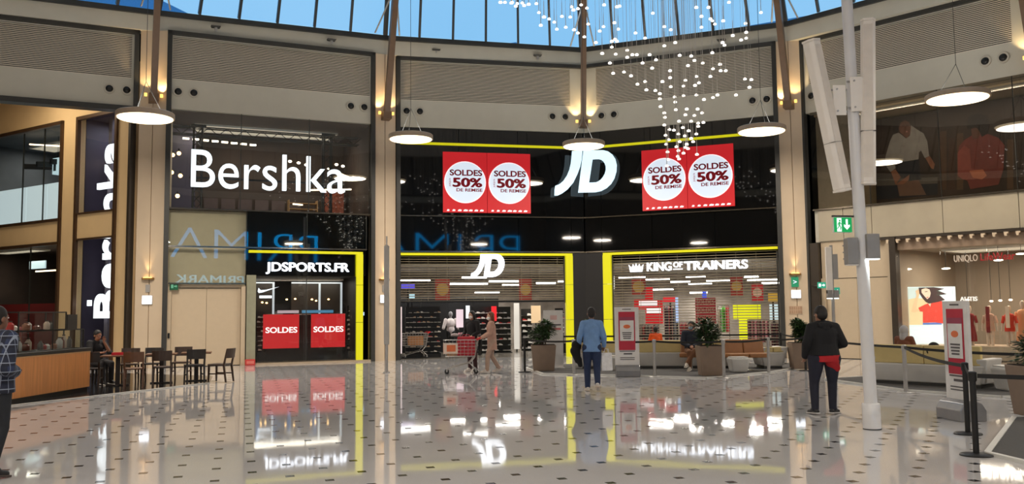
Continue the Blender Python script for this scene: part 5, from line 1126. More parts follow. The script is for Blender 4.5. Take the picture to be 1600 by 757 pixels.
def planter(p, wt, wb, h, ph, spread, label, rz=0.0, n_=1200, dp_=1.0):
    z0 = p.z
    t = thing('planter', label, 'planter', p, rz)
    MB().frust((-wb / 2, wb / 2, -wb / 2 * dp_, wb / 2 * dp_), 0, (-wt / 2, wt / 2, -wt / 2 * dp_, wt / 2 * dp_), h).build('pot', PLM, t, bevel=0.01)
    MB().box(-wt / 2 + 0.03, wt / 2 - 0.03, -wt / 2 * dp_ + 0.03, wt / 2 * dp_ - 0.03, h, h + 0.015).build('soil', SOIL, t)
    tr = MB()
    stems = [Vector((random.uniform(-0.1, 0.1), random.uniform(-0.1, 0.1), h)) for _ in range(6)]
    tips = [s_ + Vector((random.uniform(-1, 1) * spread * 0.6, random.uniform(-1, 1) * spread * 0.6, ph * random.uniform(0.6, 0.9))) for s_ in stems]
    for a, b in zip(stems, tips): tr.cyl(a, b, 0.012, 0.006, 6)
    tr.build('stems', mat('bark', (70, 52, 38), 0.8), t)
    lf = MB()
    lobes = [(Vector((random.uniform(-1, 1) * spread * 0.55, random.uniform(-1, 1) * spread * 0.55, h + ph * f_)), spread * g__ * 1.15) for f_, g__ in ((0.3, 0.8), (0.4, 0.75), (0.5, 0.8), (0.55, 0.7), (0.7, 0.6), (0.82, 0.45))]
    for k in range(n_):
        c, rr = random.choice(lobes); d_ = Vector((random.gauss(0, 1), random.gauss(0, 1), random.gauss(0.1, 0.8))).normalized()
        q_ = c + Vector((d_.x, d_.y, d_.z * 0.8)) * rr * random.uniform(0.35, 1.0)
        if q_.z < h + 0.03: continue
        leaf(lf, q_, (d_.x, d_.y, d_.z * 0.6 + 0.15), random.uniform(0.07, 0.13), random.uniform(0.022, 0.038), random.randrange(2))
    stuff(lf.build('foliage', LEAFM, t))
    return t
planter(Vector((0.86, 25.3, 0.025)), 0.7, 0.58, 0.72, 0.7, 0.3, 'leafy taupe planter beside the black stanchion near the shop entrance')
planter(Vector((2.35, 27.05, 0.025)), 0.6, 0.5, 0.7, 0.72, 0.26, 'leafy planter half hidden behind the framed notice')
planter(Vector((5.02, 22.75, 0.025)), 0.62, 0.5, 0.75, 0.68, 0.34, 'leafy taupe planter in front of the seated masked man')
planter(Vector((7.98, 24.85, 0.025)), 0.52, 0.4, 0.72, 0.68, 0.24, 'tall narrow leafy planter in front of the pillar')
planter(Vector((8.05, 13.6, 0.025)), 0.72, 0.58, 0.76, 0.62, 0.36, 'leafy planter cut by the picture edge')

# ------------------------------------------------------------------ benches
BBK = mat('mustard beige leather', (200, 180, 124), 0.45, var=0.04); BWH = mat('white bench shell', (196, 194, 190), 0.35, var=0.02); TAN = mat('tan brown leather', (146, 98, 56), 0.45)
def bench(p, q_, label, hb=0.8, curve=0.0):
    d_ = (q_ - p); L = d_.length; rz = math.atan2(d_.y, d_.x)
    t = thing('bench', label, 'bench', p, rz)
    MB().box(0.05, L - 0.05, 0.08, 0.72, 0.0, 0.06).build('plinth', GREYSTEEL, t)
    MB().frust((0.05, L - 0.05, 0.06, 0.74), 0.06, (-0.06, L + 0.06, 0.0, 0.8), 0.46).build('shell', BWH, t, bevel=0.03)
    k = max(2, round(L / 1.4)); s_ = L / k
    for i in range(k):
        MB().box(i * s_ + 0.006, (i + 1) * s_ - 0.006, 0.02, 0.14, 0.46, hb).build('back_cushion', BBK, t, bevel=0.02)
        MB().box(i * s_ + 0.006, (i + 1) * s_ - 0.006, 0.15, 0.78, 0.46, 0.53).build('seat_cushion', BBK, t, bevel=0.02)
    for x in (-0.02, L - 0.1): MB().frust((x, x + 0.12, 0.1, 0.7), 0.08, (x - 0.1 * (x < 0), x + 0.12 + 0.1 * (x > 0), 0.0, 0.8), 0.6).build('end_shell', BWH, t, bevel=0.03)
    return t
bench(Vector((1.95, 25.75, 0.025)), Vector((6.6, 25.2, 0.025)), 'long mustard backed bench behind the man in blue')
bench(Vector((7.0, 24.95, 0.025)), Vector((7.62, 24.98, 0.025)), 'short white bench end beside the pillar planter', 0.6)
bench(Vector((8.0, 19.9, 0.025)), Vector((9.5, 18.1, 0.025)), 'mustard backed bench with white shell behind the grey pole', 0.86)
bench(Vector((10.65, 17.5, 0.025)), Vector((12.8, 17.3, 0.025)), 'mustard bench partly hidden by the framed notice', 0.86)
def tan_seat(p, w, n_, rz, label):
    t = thing('lounge_seat', label, 'seat', p, rz)
    MB().lathe([(0.2, 0), (0.2, 0.02), (0.04, 0.04), (0.035, 0.36)], 16).build('pedestal', CHROME, t)
    for i in range(n_):
        x0 = -w / 2 + i * w / n_; x1 = x0 + w / n_
        MB().box(x0 + 0.005, x1 - 0.005, -0.3, 0.25, 0.36, 0.48).build('seat_pad', TAN, t, bevel=0.03)
        MB().prism([(0.18, 0.42), (0.3, 0.42), (0.4, 0.84), (0.3, 0.84)], x0 + 0.005, x1 - 0.005, 'x').build('back_pad', TAN, t, bevel=0.03)
    return t
tan_seat(Vector((6.35, 24.25, 0.025)), 1.15, 2, 0.05, 'tan double lounge seat facing the viewer beside the planter')
tan_seat(Vector((4.95, 24.75, 0.025)), 0.62, 1, -0.25, 'tan lounge chair under the seated masked man')
for k, (p, lab) in enumerate(((Vector((2.7, 25.05, 0.025)), 'white tub stool beside the white carrier bag'), (Vector((6.0, 23.75, 0.025)), 'white tub stool under the tan double seat'), (Vector((9.95, 17.75, 0.025)), 'white tub stool behind the framed notice by the black posts'))):
    t = thing('tub_stool', lab, 'stool', p, 0, 'white tub stools'); s_ = 1.0 if k < 2 else 1.2
    MB().frust((-0.2 * s_, 0.2 * s_, -0.2 * s_, 0.2 * s_), 0.0, (-0.26 * s_, 0.26 * s_, -0.26 * s_, 0.26 * s_), 0.38 * s_).build('shell', BWH, t, bevel=0.04); MB().box(-0.22 * s_, 0.22 * s_, -0.22 * s_, 0.22 * s_, 0.38 * s_, 0.41 * s_).build('pad', BWH, t, bevel=0.01)
# ------------------------------------------------------------------ framed notice stands
NOTW = mat('notice white', (220, 218, 216), 0.45); NOTR = mat('notice crimson', (184, 40, 62), 0.5); NOTP = mat('notice dusky', (150, 60, 84), 0.5); INK = mat('notice ink', (90, 86, 88), 0.6); ORG = mat('notice orange', (222, 116, 70), 0.6)
GREYB = mat('grey base shell', (140, 140, 142), 0.25, 0.4)
def notice(p, rz, label, dep=0.34):
    t = thing('notice_stand', label, 'notice stand', p, rz)
    w = 0.62
    MB().prism([(-dep / 2, 0.0), (dep / 2, 0.0), (dep / 2, 0.16), (dep * 0.35, 0.26), (dep * 0.15, 0.3), (-dep * 0.15, 0.3), (-dep * 0.35, 0.26), (-dep / 2, 0.16)], -w / 2, w / 2, 'x').build('base', GREYB, t, bevel=0.015)
    MB().cyl((w / 2, 0, 0.2), (w / 2 + 0.05, 0, 0.2), 0.015, n=8).build('knob', BLACK, t)
    f_ = MB().box(-w / 2, w / 2, -0.025, 0.025, 0.29, 1.78).build('frame', NOTW, t, bevel=0.006)
    def b_(name, x0, x1, z0, z1, m, y): MB().box(x0 * w, x1 * w, y, y + 0.004, 0.29 + z0 * 1.49, 0.29 + z1 * 1.49).build(name, m, f_)
    b_('red_panel', -0.34, 0.34, 0.26, 0.92, NOTR, -0.03); b_('dusky_band', -0.3, 0.3, 0.76, 0.83, NOTP, -0.034); b_('card', -0.29, 0.29, 0.42, 0.77, NOTW, -0.038)
    MB().disc(0, 0.29 + 0.665 * 1.49, 0.09, -0.042, -0.038, 20, 0.05).build('emblem', ORG, f_)
    pr_ = MB()
    for k in range(4): pr_.box(-0.13 * w * (1.5 - 0.1 * k), 0.13 * w * (1.5 - 0.1 * k), -0.042, -0.038, 0.29 + (0.55 - 0.032 * k) * 1.49, 0.29 + (0.568 - 0.032 * k) * 1.49)
    pr_.box(-0.32 * w, 0.32 * w, -0.03, -0.026, 0.29 + 0.235 * 1.49, 0.29 + 0.25 * 1.49); pr_.box(-0.15 * w, 0.2 * w, -0.03, -0.026, 0.29 + 0.185 * 1.49, 0.29 + 0.21 * 1.49)
    for k in range(2): pr_.box(-0.3 * w, 0.3 * w, -0.03, -0.026, 0.29 + (0.125 - 0.03 * k) * 1.49, 0.29 + (0.137 - 0.03 * k) * 1.49)
    pr_.box(-0.18 * w, 0.18 * w, -0.03, -0.026, 0.29 + 0.955 * 1.49, 0.29 + 0.97 * 1.49)
    stuff(pr_.build('print_lines', INK, f_))
    return t
notice(Vector((2.93, 22.85, 0.0)), math.radians(-2), 'white framed red notice stand beside the man in blue')
notice(gp(1502, 656), math.radians(-84), 'white framed red notice stand among the near black posts', 0.42)
t = thing('notice_stand', 'plain white info panel behind the first leafy planter', 'notice stand', Vector((1.2, 26.2, 0.025)), 0.1)
MB().box(-0.3, 0.28, -0.02, 0.02, 0.0, 1.7).build('panel', NOTW, t); MB().box(-0.1, 0.1, -0.026, -0.02, 1.42, 1.55).build('emblem', mat('pale pink print', (216, 180, 176), 0.6), t); MB().box(-0.22, 0.22, -0.026, -0.02, 1.25, 1.29).build('dark_line', INK, t); MB().box(-0.22, 0.22, -0.026, -0.02, 1.12, 1.18).build('red_line', mat('faded red print', (206, 120, 116), 0.6), t)
MB().box(-0.3, 0.3, -0.15, 0.15, 0.0, 0.02).build('foot', NOTW, t)

# ------------------------------------------------------------------ cafe: counter, display, tables, chairs
WOOD = mat('oak counter panel', (206, 136, 76), 0.4, var=0.14, scale=5)
def wood_grain(m):
    n_ = [x for x in m.node_tree.nodes if x.type == 'TEX_NOISE'][0]; t_ = m.node_tree; mp = t_.nodes.new('ShaderNodeMapping'); co = [x for x in t_.nodes if x.type == 'TEX_COORD'][0]
    mp.inputs['Scale'].default_value = (3, 3, 0.25); t_.links.new(co.outputs['Object'], mp.inputs['Vector']); t_.links.new(mp.outputs['Vector'], n_.inputs['Vector'])
wood_grain(WOOD)
cl = Vector((-9.72, 14.9, 0.012)); cr_ = Vector((-9.56, 20.1, 0.012)); cdv = cr_ - cl; CL = cdv.length
t = thing('cafe_counter', 'wood panelled cafe counter with black worktop', 'counter', cl, math.atan2(cdv.y, cdv.x))
for k in range(4): MB().box(k * CL / 4 + 0.002, (k + 1) * CL / 4 - 0.002, 0.0, 0.03, 0.1, 0.87).build('wood_panel', WOOD, t)
MB().box(0, CL, 0.03, 0.75, 0.1, 0.87).build('body', WOOD, t); MB().box(0.0, CL, 0.05, 0.7, 0.0, 0.1).build('plinth', BLACK, t); MB().box(-0.02, CL + 0.02, -0.03, 0.8, 0.9, 0.97).build('worktop', BLACK, t, bevel=0.008); MB().box(0, CL, -0.008, 0.75, 0.87, 0.9).build('edge_strip', mat('pale wood strip', (196, 150, 100), 0.5), t)
CM = Matrix.Translation(cl) @ Matrix.Rotation(math.atan2(cdv.y, cdv.x), 4, 'Z')
def cp(x, y, z): return CM @ Vector((x, y, z))
t = thing('glass_display', 'black framed two tier glass display on the cafe counter', 'display case', cp(CL - 2.6, 0.12, 0.97), math.atan2(cdv.y, cdv.x))
fr = MB()
def boxframe(fr, x0, x1, y0, y1, z0, z1, r=0.012):
    for x in (x0, x1):
        for y in (y0, y1): fr.box(x - r, x + r, y - r, y + r, z0, z1)
    for z in (z0, z1):
        for y in (y0, y1): fr.box(x0, x1, y - r, y + r, z - r, z + r)
        for x in (x0, x1): fr.box(x - r, x + r, y0, y1, z - r, z + r)
boxframe(fr, 0, 2.5, 0.0, 0.45, 0.0, 0.42); boxframe(fr, 0, 1.75, 0.0, 0.45, 0.42, 0.8); fr.box(1.25, 1.27, 0, 0.02, 0, 0.8)
fr.build('frame', BLACK, t); MB().box(0, 2.5, 0.0, 0.45, 0.4, 0.42).build('shelf', glass('case glass', (240, 244, 244), 0.05, 0.4), t)
for x0, x1, z0, z1 in ((0, 1.25, 0, 0.42), (1.25, 2.5, 0, 0.42), (0, 1.25, 0.43, 0.8), (1.25, 1.75, 0.43, 0.8)): MB().box(x0 + 0.015, x1 - 0.015, -0.004, 0.0, z0 + 0.01, z1 - 0.01).build('pane', glass('case glass', (240, 244, 244), 0.05, 0.4), t)
MB().box(1.8, 2.2, -0.01, 0.02, 0.43, 0.75).build('black_panel', BLACK, t)
JC = [(222, 216, 206), (150, 96, 70), (196, 190, 184), (120, 60, 44), (206, 180, 160), (90, 84, 80), (180, 60, 54)]
for k in range(20):
    top = k >= 13
    x = (0.12 + (k % 13) * 0.185) if not top else 0.12 + (k - 13) * 0.23
    zz = 0.97 + (0.435 if top else 0.015); hgt = random.uniform(0.12, 0.3) if not top else random.uniform(0.1, 0.2); r = random.uniform(0.05, 0.08)
    o = thing('jar', 'small %s on the %s tier of the cafe display, %s along' % ('bottle' if hgt > 0.2 else 'jar', 'upper' if top else 'lower', ORD[(k - 13) if top else k]), 'jar', cp(CL - 2.6 + x, 0.12 + 0.22 + random.uniform(-0.08, 0.08), zz), 0, 'jars in the cafe display')
    c_ = JC[k % 7]
    MB().lathe([(r * 0.9, 0), (r, 0.02), (r, hgt * 0.65), (r * 0.5, hgt * 0.85), (r * 0.45, hgt * 0.9)], 12).build('body', mat('jar %s' % str(c_), c_, 0.3), o, smooth=True)
    MB().lathe([(r * 0.5, hgt * 0.9), (r * 0.5, hgt), (0.01, hgt)], 12).build('lid', mat('jar lid', (60, 44, 36), 0.4), o, smooth=True)
t = thing('espresso_machine', 'red and steel coffee machine behind the counter display', 'coffee machine', cp(CL - 2.3, 0.64, 0.97), math.atan2(cdv.y, cdv.x))
MB().box(0, 0.7, 0, 0.2, 0.1, 0.5).build('body', mat('machine red', (170, 36, 32), 0.3), t, bevel=0.02); MB().box(-0.02, 0.72, -0.05, 0.2, 0.0, 0.1).build('tray', CHROME, t); MB().cyl((0.2, -0.05, 0.3), (0.2, -0.05, 0.18), 0.035, n=10).build('group_head', CHROME, t); MB().cyl((0.5, -0.05, 0.3), (0.5, -0.05, 0.18), 0.035, n=10).build('group_head', CHROME, t)
TW = [mat('dark walnut', (58, 40, 30), 0.4, var=0.15, scale=9), mat('mid walnut', (104, 68, 44), 0.4, var=0.15, scale=9), mat('near black wood', (34, 26, 22), 0.4, var=0.1)]
def table(p, rz, label):
    t = thing('cafe_table', label, 'table', p, rz, 'cafe tables')
    MB().box(-0.36, 0.36, -0.36, 0.36, 0.7, 0.735).build('top', TW[1], t, bevel=0.006); MB().box(-0.05, 0.05, -0.05, 0.05, 0.02, 0.7).build('column', TW[2], t); MB().box(-0.26, 0.26, -0.04, 0.04, 0.0, 0.03).build('foot', TW[2], t); MB().box(-0.04, 0.04, -0.26, 0.26, 0.0, 0.03).build('foot', TW[2], t)
def chair(p, rz, k, label):
    """seat faces local +y, backrest at -y"""
    t = thing('cafe_chair', label, 'chair', p, rz, 'cafe chairs'); m = TW[k]
    MB().box(-0.22, 0.22, -0.2, 0.24, 0.42, 0.46).build('seat', TW[1] if k == 1 else m, t, bevel=0.015)
    for sx in (-1, 1):
        MB().frust((sx * 0.2 - 0.016, sx * 0.2 + 0.016, 0.2, 0.232), 0, (sx * 0.19 - 0.022, sx * 0.19 + 0.022, 0.185, 0.23), 0.42).build('leg', m, t)
        b_ = MB(); b_.add([(sx * 0.2 - 0.018, -0.27, 0), (sx * 0.2 + 0.018, -0.27, 0), (sx * 0.2 + 0.018, -0.235, 0), (sx * 0.2 - 0.018, -0.235, 0), (sx * 0.2 - 0.02, -0.215, 0.42), (sx * 0.2 + 0.02, -0.215, 0.42), (sx * 0.2 + 0.02, -0.17, 0.42), (sx * 0.2 - 0.02, -0.17, 0.42), (sx * 0.2 - 0.016, -0.29, 0.82), (sx * 0.2 + 0.016, -0.29, 0.82), (sx * 0.2 + 0.016, -0.262, 0.82), (sx * 0.2 - 0.016, -0.262, 0.82)],
               [(0, 3, 2, 1), (0, 1, 5, 4), (1, 2, 6, 5), (2, 3, 7, 6), (3, 0, 4, 7), (4, 5, 9, 8), (5, 6, 10, 9), (6, 7, 11, 10), (7, 4, 8, 11), (8, 9, 10, 11)]); b_.build('leg', m, t)
        MB().box(sx * 0.2 - 0.01, sx * 0.2 + 0.01, -0.22, 0.2, 0.2, 0.23).build('side_rail', m, t)
    n_ = 6; vv = []
    for j, z in enumerate((0.6, 0.84)):
        for i in range(n_ + 1):
            x = -0.225 + 0.45 * i / n_; c = -0.26 - 0.03 * j - 0.045 * math.cos(math.pi * (i / n_ - 0.5))
            vv += [(x, c, z), (x, c + 0.018, z)]
    b_ = MB(); k2 = 2 * (n_ + 1); ff = []
    for i in range(n_):
        a = 2 * i; ff += [(a, a + 2, k2 + a + 2, k2 + a), (a + 1, k2 + a + 1, k2 + a + 3, a + 3), (k2 + a, k2 + a + 2, k2 + a + 3, k2 + a + 1), (a, a + 1, a + 3, a + 2)]
    ff += [(0, k2, k2 + 1, 1), (2 * n_, 2 * n_ + 1, k2 + 2 * n_ + 1, k2 + 2 * n_)]
    b_.add(vv, ff).build('backrest', m, t)
zc = 0.012
table(Vector((-9.55, 21.5, zc)), 0.3, 'cafe table with the red tray'); table(Vector((-8.75, 22.15, zc)), 0.3, 'middle cafe table behind the brown chair'); table(Vector((-8.1, 22.75, zc)), 0.3, 'cafe table at the open end of the row')
chair(Vector((-8.9, 20.9, zc)), 0.35, 1, 'mid brown cafe chair with its back to the viewer'); chair(Vector((-7.35, 22.35, zc)), 1.4, 0, 'cafe chair alone at the open end of the row')
chair(Vector((-7.92, 22.1, zc)), 0.5, 2, 'dark cafe chair tucked in beside the end table'); chair(Vector((-9.35, 23.0, zc)), 3.3, 2, 'dark cafe chair behind the middle table'); chair(Vector((-8.75, 23.45, zc)), 3.3, 0, 'dark cafe chair behind the end table')
chair(Vector((-10.35, 22.0, zc)), -2.1, 2, 'dark cafe chair under the seated man'); chair(Vector((-9.95, 21.0, zc)), 0.25, 2, 'dark cafe chair close to the counter end'); chair(Vector((-9.85, 22.8, zc)), 3.4, 0, 'cafe chair behind the red tray table'); chair(Vector((-8.45, 21.42, zc)), 0.35, 0, 'dark cafe chair in front of the middle table')
t = thing('tray', 'red tray with rim on the cafe table', 'tray', Vector((-9.5, 21.55, 0.747)), 0.3)
MB().box(-0.2, 0.2, -0.15, 0.15, 0, 0.015).build('plate', mat('red tray plastic', (196, 26, 44), 0.35), t); 
for a in ((-0.2, -0.18, -0.15, 0.15), (0.18, 0.2, -0.15, 0.15), (-0.2, 0.2, -0.15, -0.13), (-0.2, 0.2, 0.13, 0.15)): MB().frust((a[0], a[1], a[2], a[3]), 0.01, a, 0.06).build('rim', mat('red tray plastic', (196, 26, 44), 0.35), t)

# ------------------------------------------------------------------ shopping trolleys
WIRE = mat('trolley wire', (176, 174, 170), 0.3, 0.8); RUB = mat('wheel rubber', (30, 30, 32), 0.7)
def trolley(p, rz, label, ad):
    t = thing('shopping_trolley', label, 'trolley', p, rz)   # front = local +y
    b_ = MB(); r = 0.006
    def rect(y0, y1, w0, w1, z): return [(-w0, y0, z), (w0, y0, z), (w1, y1, z), (-w1, y1, z), (-w0, y0, z)]
    for k in range(6):
        f_ = k / 5; b_.tube(rect(-0.42 + 0.06 * (1 - f_), 0.45 + 0.06 * f_, 0.27, 0.22, 0.48 + 0.45 * f_), r if k not in (0, 5) else 0.01, 5)
    for k in range(9):
        f_ = k / 8; y = -0.36 + 0.8 * f_; w = 0.27 - 0.05 * f_
        for s_ in (-1, 1): b_.cyl((s_ * w, y, 0.48), (s_ * w, y * 1.05, 0.93), r * 0.8, n=5)
        b_.cyl((-w, y, 0.48), (w, y, 0.48), r * 0.8, n=5)
    for k in range(5):
        x = -0.2 + 0.1 * k; b_.cyl((x, 0.45, 0.48), (x, 0.51, 0.93), r * 0.8, n=5); b_.cyl((x, -0.36, 0.48), (x, -0.42, 0.93), r * 0.8, n=5)
    b_.build('basket', WIRE, t)
    c = MB()
    for s_ in (-1, 1): c.tube([(s_ * 0.26, -0.45, 0.96), (s_ * 0.26, -0.34, 0.45), (s_ * 0.25, -0.2, 0.3), (s_ * 0.22, 0.25, 0.18), (s_ * 0.2, 0.42, 0.12)], 0.013, 6); c.tube([(s_ * 0.25, -0.2, 0.3), (s_ * 0.26, -0.38, 0.12)], 0.013, 6)
    c.cyl((-0.2, 0.4, 0.13), (0.2, 0.4, 0.13), 0.012, n=6); c.build('chassis', WIRE, t)
    MB().cyl((-0.28, -0.5, 0.98), (0.28, -0.5, 0.98), 0.02, n=10).build('handle', mat('trolley red', (200, 36, 40), 0.4), t)
    for s_ in (-1, 1): MB().bar((s_ * 0.27, -0.5, 0.98), (s_ * 0.27, -0.4, 0.93), 0.03, 0.04).build('handle_bracket', mat('trolley red', (200, 36, 40), 0.4), t)
    for x, y in ((-0.2, 0.42), (0.2, 0.42), (-0.26, -0.38), (0.26, -0.38)):
        wl = MB().cyl((x - 0.016, y, 0.06), (x + 0.016, y, 0.06), 0.06, n=14).build('wheel', RUB, t, smooth=True); MB().box(x - 0.022, x + 0.022, y - 0.02, y + 0.02, 0.06, 0.15).build('fork', WIRE, wl)
    if ad:
        a_ = MB().box(-0.22, 0.22, 0.5, 0.515, 0.55, 0.85).build('ad_panel', mat('cream card', (226, 206, 190), 0.5), t)
        MB().box(-0.14, 0.06, 0.515, 0.518, 0.62, 0.8).build('print', ORG, a_); MB().box(-0.26, -0.245, 0.12, 0.5, 0.56, 0.84).build('side_card', mat('cream card', (226, 206, 190), 0.5), a_); MB().box(-0.264, -0.26, 0.18, 0.42, 0.62, 0.8).build('print', ORG, a_)
    return t
tp = Vector((-1.42, 24.65, 0)); trolley(tp, math.pi / 2 + 0.08, 'shopping trolley pushed by the woman in pale clothes', True)
trolley(C.pt(0.72, 0.95, 0.004), math.pi / 2 + C.rz + 0.1, 'empty shopping trolley parked in the shop entrance', False)
def bag(p, w, d_, h, rgb, label, name='shopping_bag', rz=0.0, sag=0.06):
    t = thing(name, label, 'bag', p, rz)
    m = mat('bag %s' % str(rgb), rgb, 0.6, var=0.12, scale=14, bump=0.3)
    MB().frust((-w / 2, w / 2, -d_ / 2, d_ / 2), 0, (-w / 2 * 0.95, w / 2 * 0.95, -d_ * 0.3, d_ * 0.3), h).build('body', m, t, bevel=0.02)
    for s_ in (-1, 1): MB().tube([(-w * 0.22, s_ * d_ * 0.2, h - 0.01), (-w * 0.16, s_ * 0.02, h + sag), (w * 0.16, s_ * 0.02, h + sag), (w * 0.22, s_ * d_ * 0.2, h - 0.01)], 0.006, 5).build('handle', m, t)
bag(tp + Vector((0.12, 0, 0.5)), 0.5, 0.3, 0.52, (176, 32, 48), 'big red shopping bag standing in the trolley', sag=0.05); bag(tp + Vector((-0.28, 0.0, 0.5)), 0.26, 0.3, 0.3, (190, 150, 112), 'brown paper bag in the front of the trolley', sag=0.03)
t = thing('cardboard_box', 'brown cardboard box in the parked trolley', 'box', C.pt(0.72, 0.95, 0.5), C.rz)
MB().box(-0.28, 0.28, -0.16, 0.16, 0, 0.32).build('carton', mat('cardboard', (166, 116, 74), 0.8), t); MB().box(-0.28, 0.28, -0.03, 0.03, 0.32, 0.325).build('tape', mat('packing tape', (196, 160, 110), 0.3), t)
# ------------------------------------------------------------------ people
def cap(mb, p, q_, r0, r1): mb.ball(p, r0, 14, 10); mb.ball(q_, r1, 14, 10); mb.cyl(p, q_, r0, r1, 14); return mb
def remesh(mb, name, m, parent, vox=0.009):
    me = mb.mesh('tmp', m); o = bpy.data.objects.new('tmp', me); COL.objects.link(o)
    r = o.modifiers.new('r', 'REMESH'); r.mode = 'VOXEL'; r.voxel_size = vox; r.use_smooth_shade = True
    s_ = o.modifiers.new('s', 'SMOOTH'); s_.factor = 0.5; s_.iterations = 2
    dg = bpy.context.evaluated_depsgraph_get(); me2 = bpy.data.meshes.new_from_object(o.evaluated_get(dg)); me2.name = name
    bpy.data.objects.remove(o)
    me2.materials.clear(); me2.materials.append(m)
    for p in me2.polygons: p.use_smooth = True
    return link(name, me2, parent)
V = lambda *a: Vector(a)
def ell(mb, p, q_, rx0, ry0, rx1, ry1, n_=20):
    vv = []
    for c_, rx, ry in ((p, rx0, ry0), (q_, rx1, ry1)):
        for i in range(n_): vv.append(c_ + V(rx * math.cos(2 * math.pi * i / n_), ry * math.sin(2 * math.pi * i / n_), 0))
    mb.add(vv, [(i, (i + 1) % n_, n_ + (i + 1) % n_, n_ + i) for i in range(n_)] + [tuple(range(n_))[::-1], tuple(range(n_, 2 * n_))])
def stand(lean=0.0):
    return dict(pel=V(0, 0, 0.96), chest=V(0, 0.01 + lean, 1.3), neck=V(0, 0.0 + lean, 1.49), head=V(0, 0.03 + lean, 1.635),
        sh=[V(-0.19, lean, 1.43), V(0.19, lean, 1.43)], el=[V(-0.25, -0.03, 1.14), V(0.25, -0.03, 1.14)], wr=[V(-0.25, 0.06, 0.9), V(0.25, 0.06, 0.9)],
        hip=[V(-0.095, 0, 0.92), V(0.095, 0, 0.92)], kn=[V(-0.1, 0.02, 0.5), V(0.1, 0.02, 0.5)], an=[V(-0.105, -0.02, 0.09), V(0.105, -0.02, 0.09)], toe=[V(-0.13, 0.17, 0.035), V(0.13, 0.17, 0.035)])
def sit(h=0.45):
    return dict(pel=V(0, 0, h + 0.1), chest=V(0, -0.04, h + 0.42), neck=V(0, -0.03, h + 0.62), head=V(0, 0.01, h + 0.76),
        sh=[V(-0.18, -0.03, h + 0.56), V(0.18, -0.03, h + 0.56)], el=[V(-0.24, 0.05, h + 0.3), V(0.24, 0.05, h + 0.3)], wr=[V(-0.14, 0.26, h + 0.22), V(0.14, 0.26, h + 0.22)],
        hip=[V(-0.1, 0.02, h + 0.08), V(0.1, 0.02, h + 0.08)], kn=[V(-0.12, 0.45, h + 0.06), V(0.12, 0.45, h + 0.06)], an=[V(-0.12, 0.45, 0.09), V(0.12, 0.45, 0.09)], toe=[V(-0.13, 0.63, 0.035), V(0.13, 0.63, 0.035)])
def hand(mb, wr, d_, side, curl=0.5, up=None):
    d_ = d_.normalized(); lat = d_.cross(V(0, 1, 0) if abs(d_.y) < 0.8 else V(0, 0, 1)).normalized()
    nrm = lat.cross(d_).normalized()
    palm = wr + d_ * 0.05
    mb.ball(palm, (0.028, 0.028, 0.028), 10, 8); cap(mb, wr, wr + d_ * 0.08, 0.024, 0.026)
    for k in range(4):
        o = lat * ((k - 1.5) * 0.0185); b = wr + d_ * 0.085 + o; L = (0.07, 0.08, 0.075, 0.06)[k] * 0.5
        m_ = b + (d_ * math.cos(curl * 0.6) + nrm * math.sin(curl * 0.6)) * L; e = m_ + (d_ * math.cos(curl * 1.6) + nrm * math.sin(curl * 1.6)) * L
        cap(mb, b - d_ * 0.02, m_, 0.0095, 0.009); cap(mb, m_, e, 0.009, 0.008)
    b = wr + d_ * 0.03 + lat * (-0.024 * side); m_ = b + (d_ * 0.6 - lat * side * 0.7 + nrm * 0.3).normalized() * 0.035
    cap(mb, b, m_, 0.011, 0.0095); cap(mb, m_, m_ + (d_ * 0.9 + nrm * 0.3).normalized() * 0.028, 0.0095, 0.008)
SKIN = {}
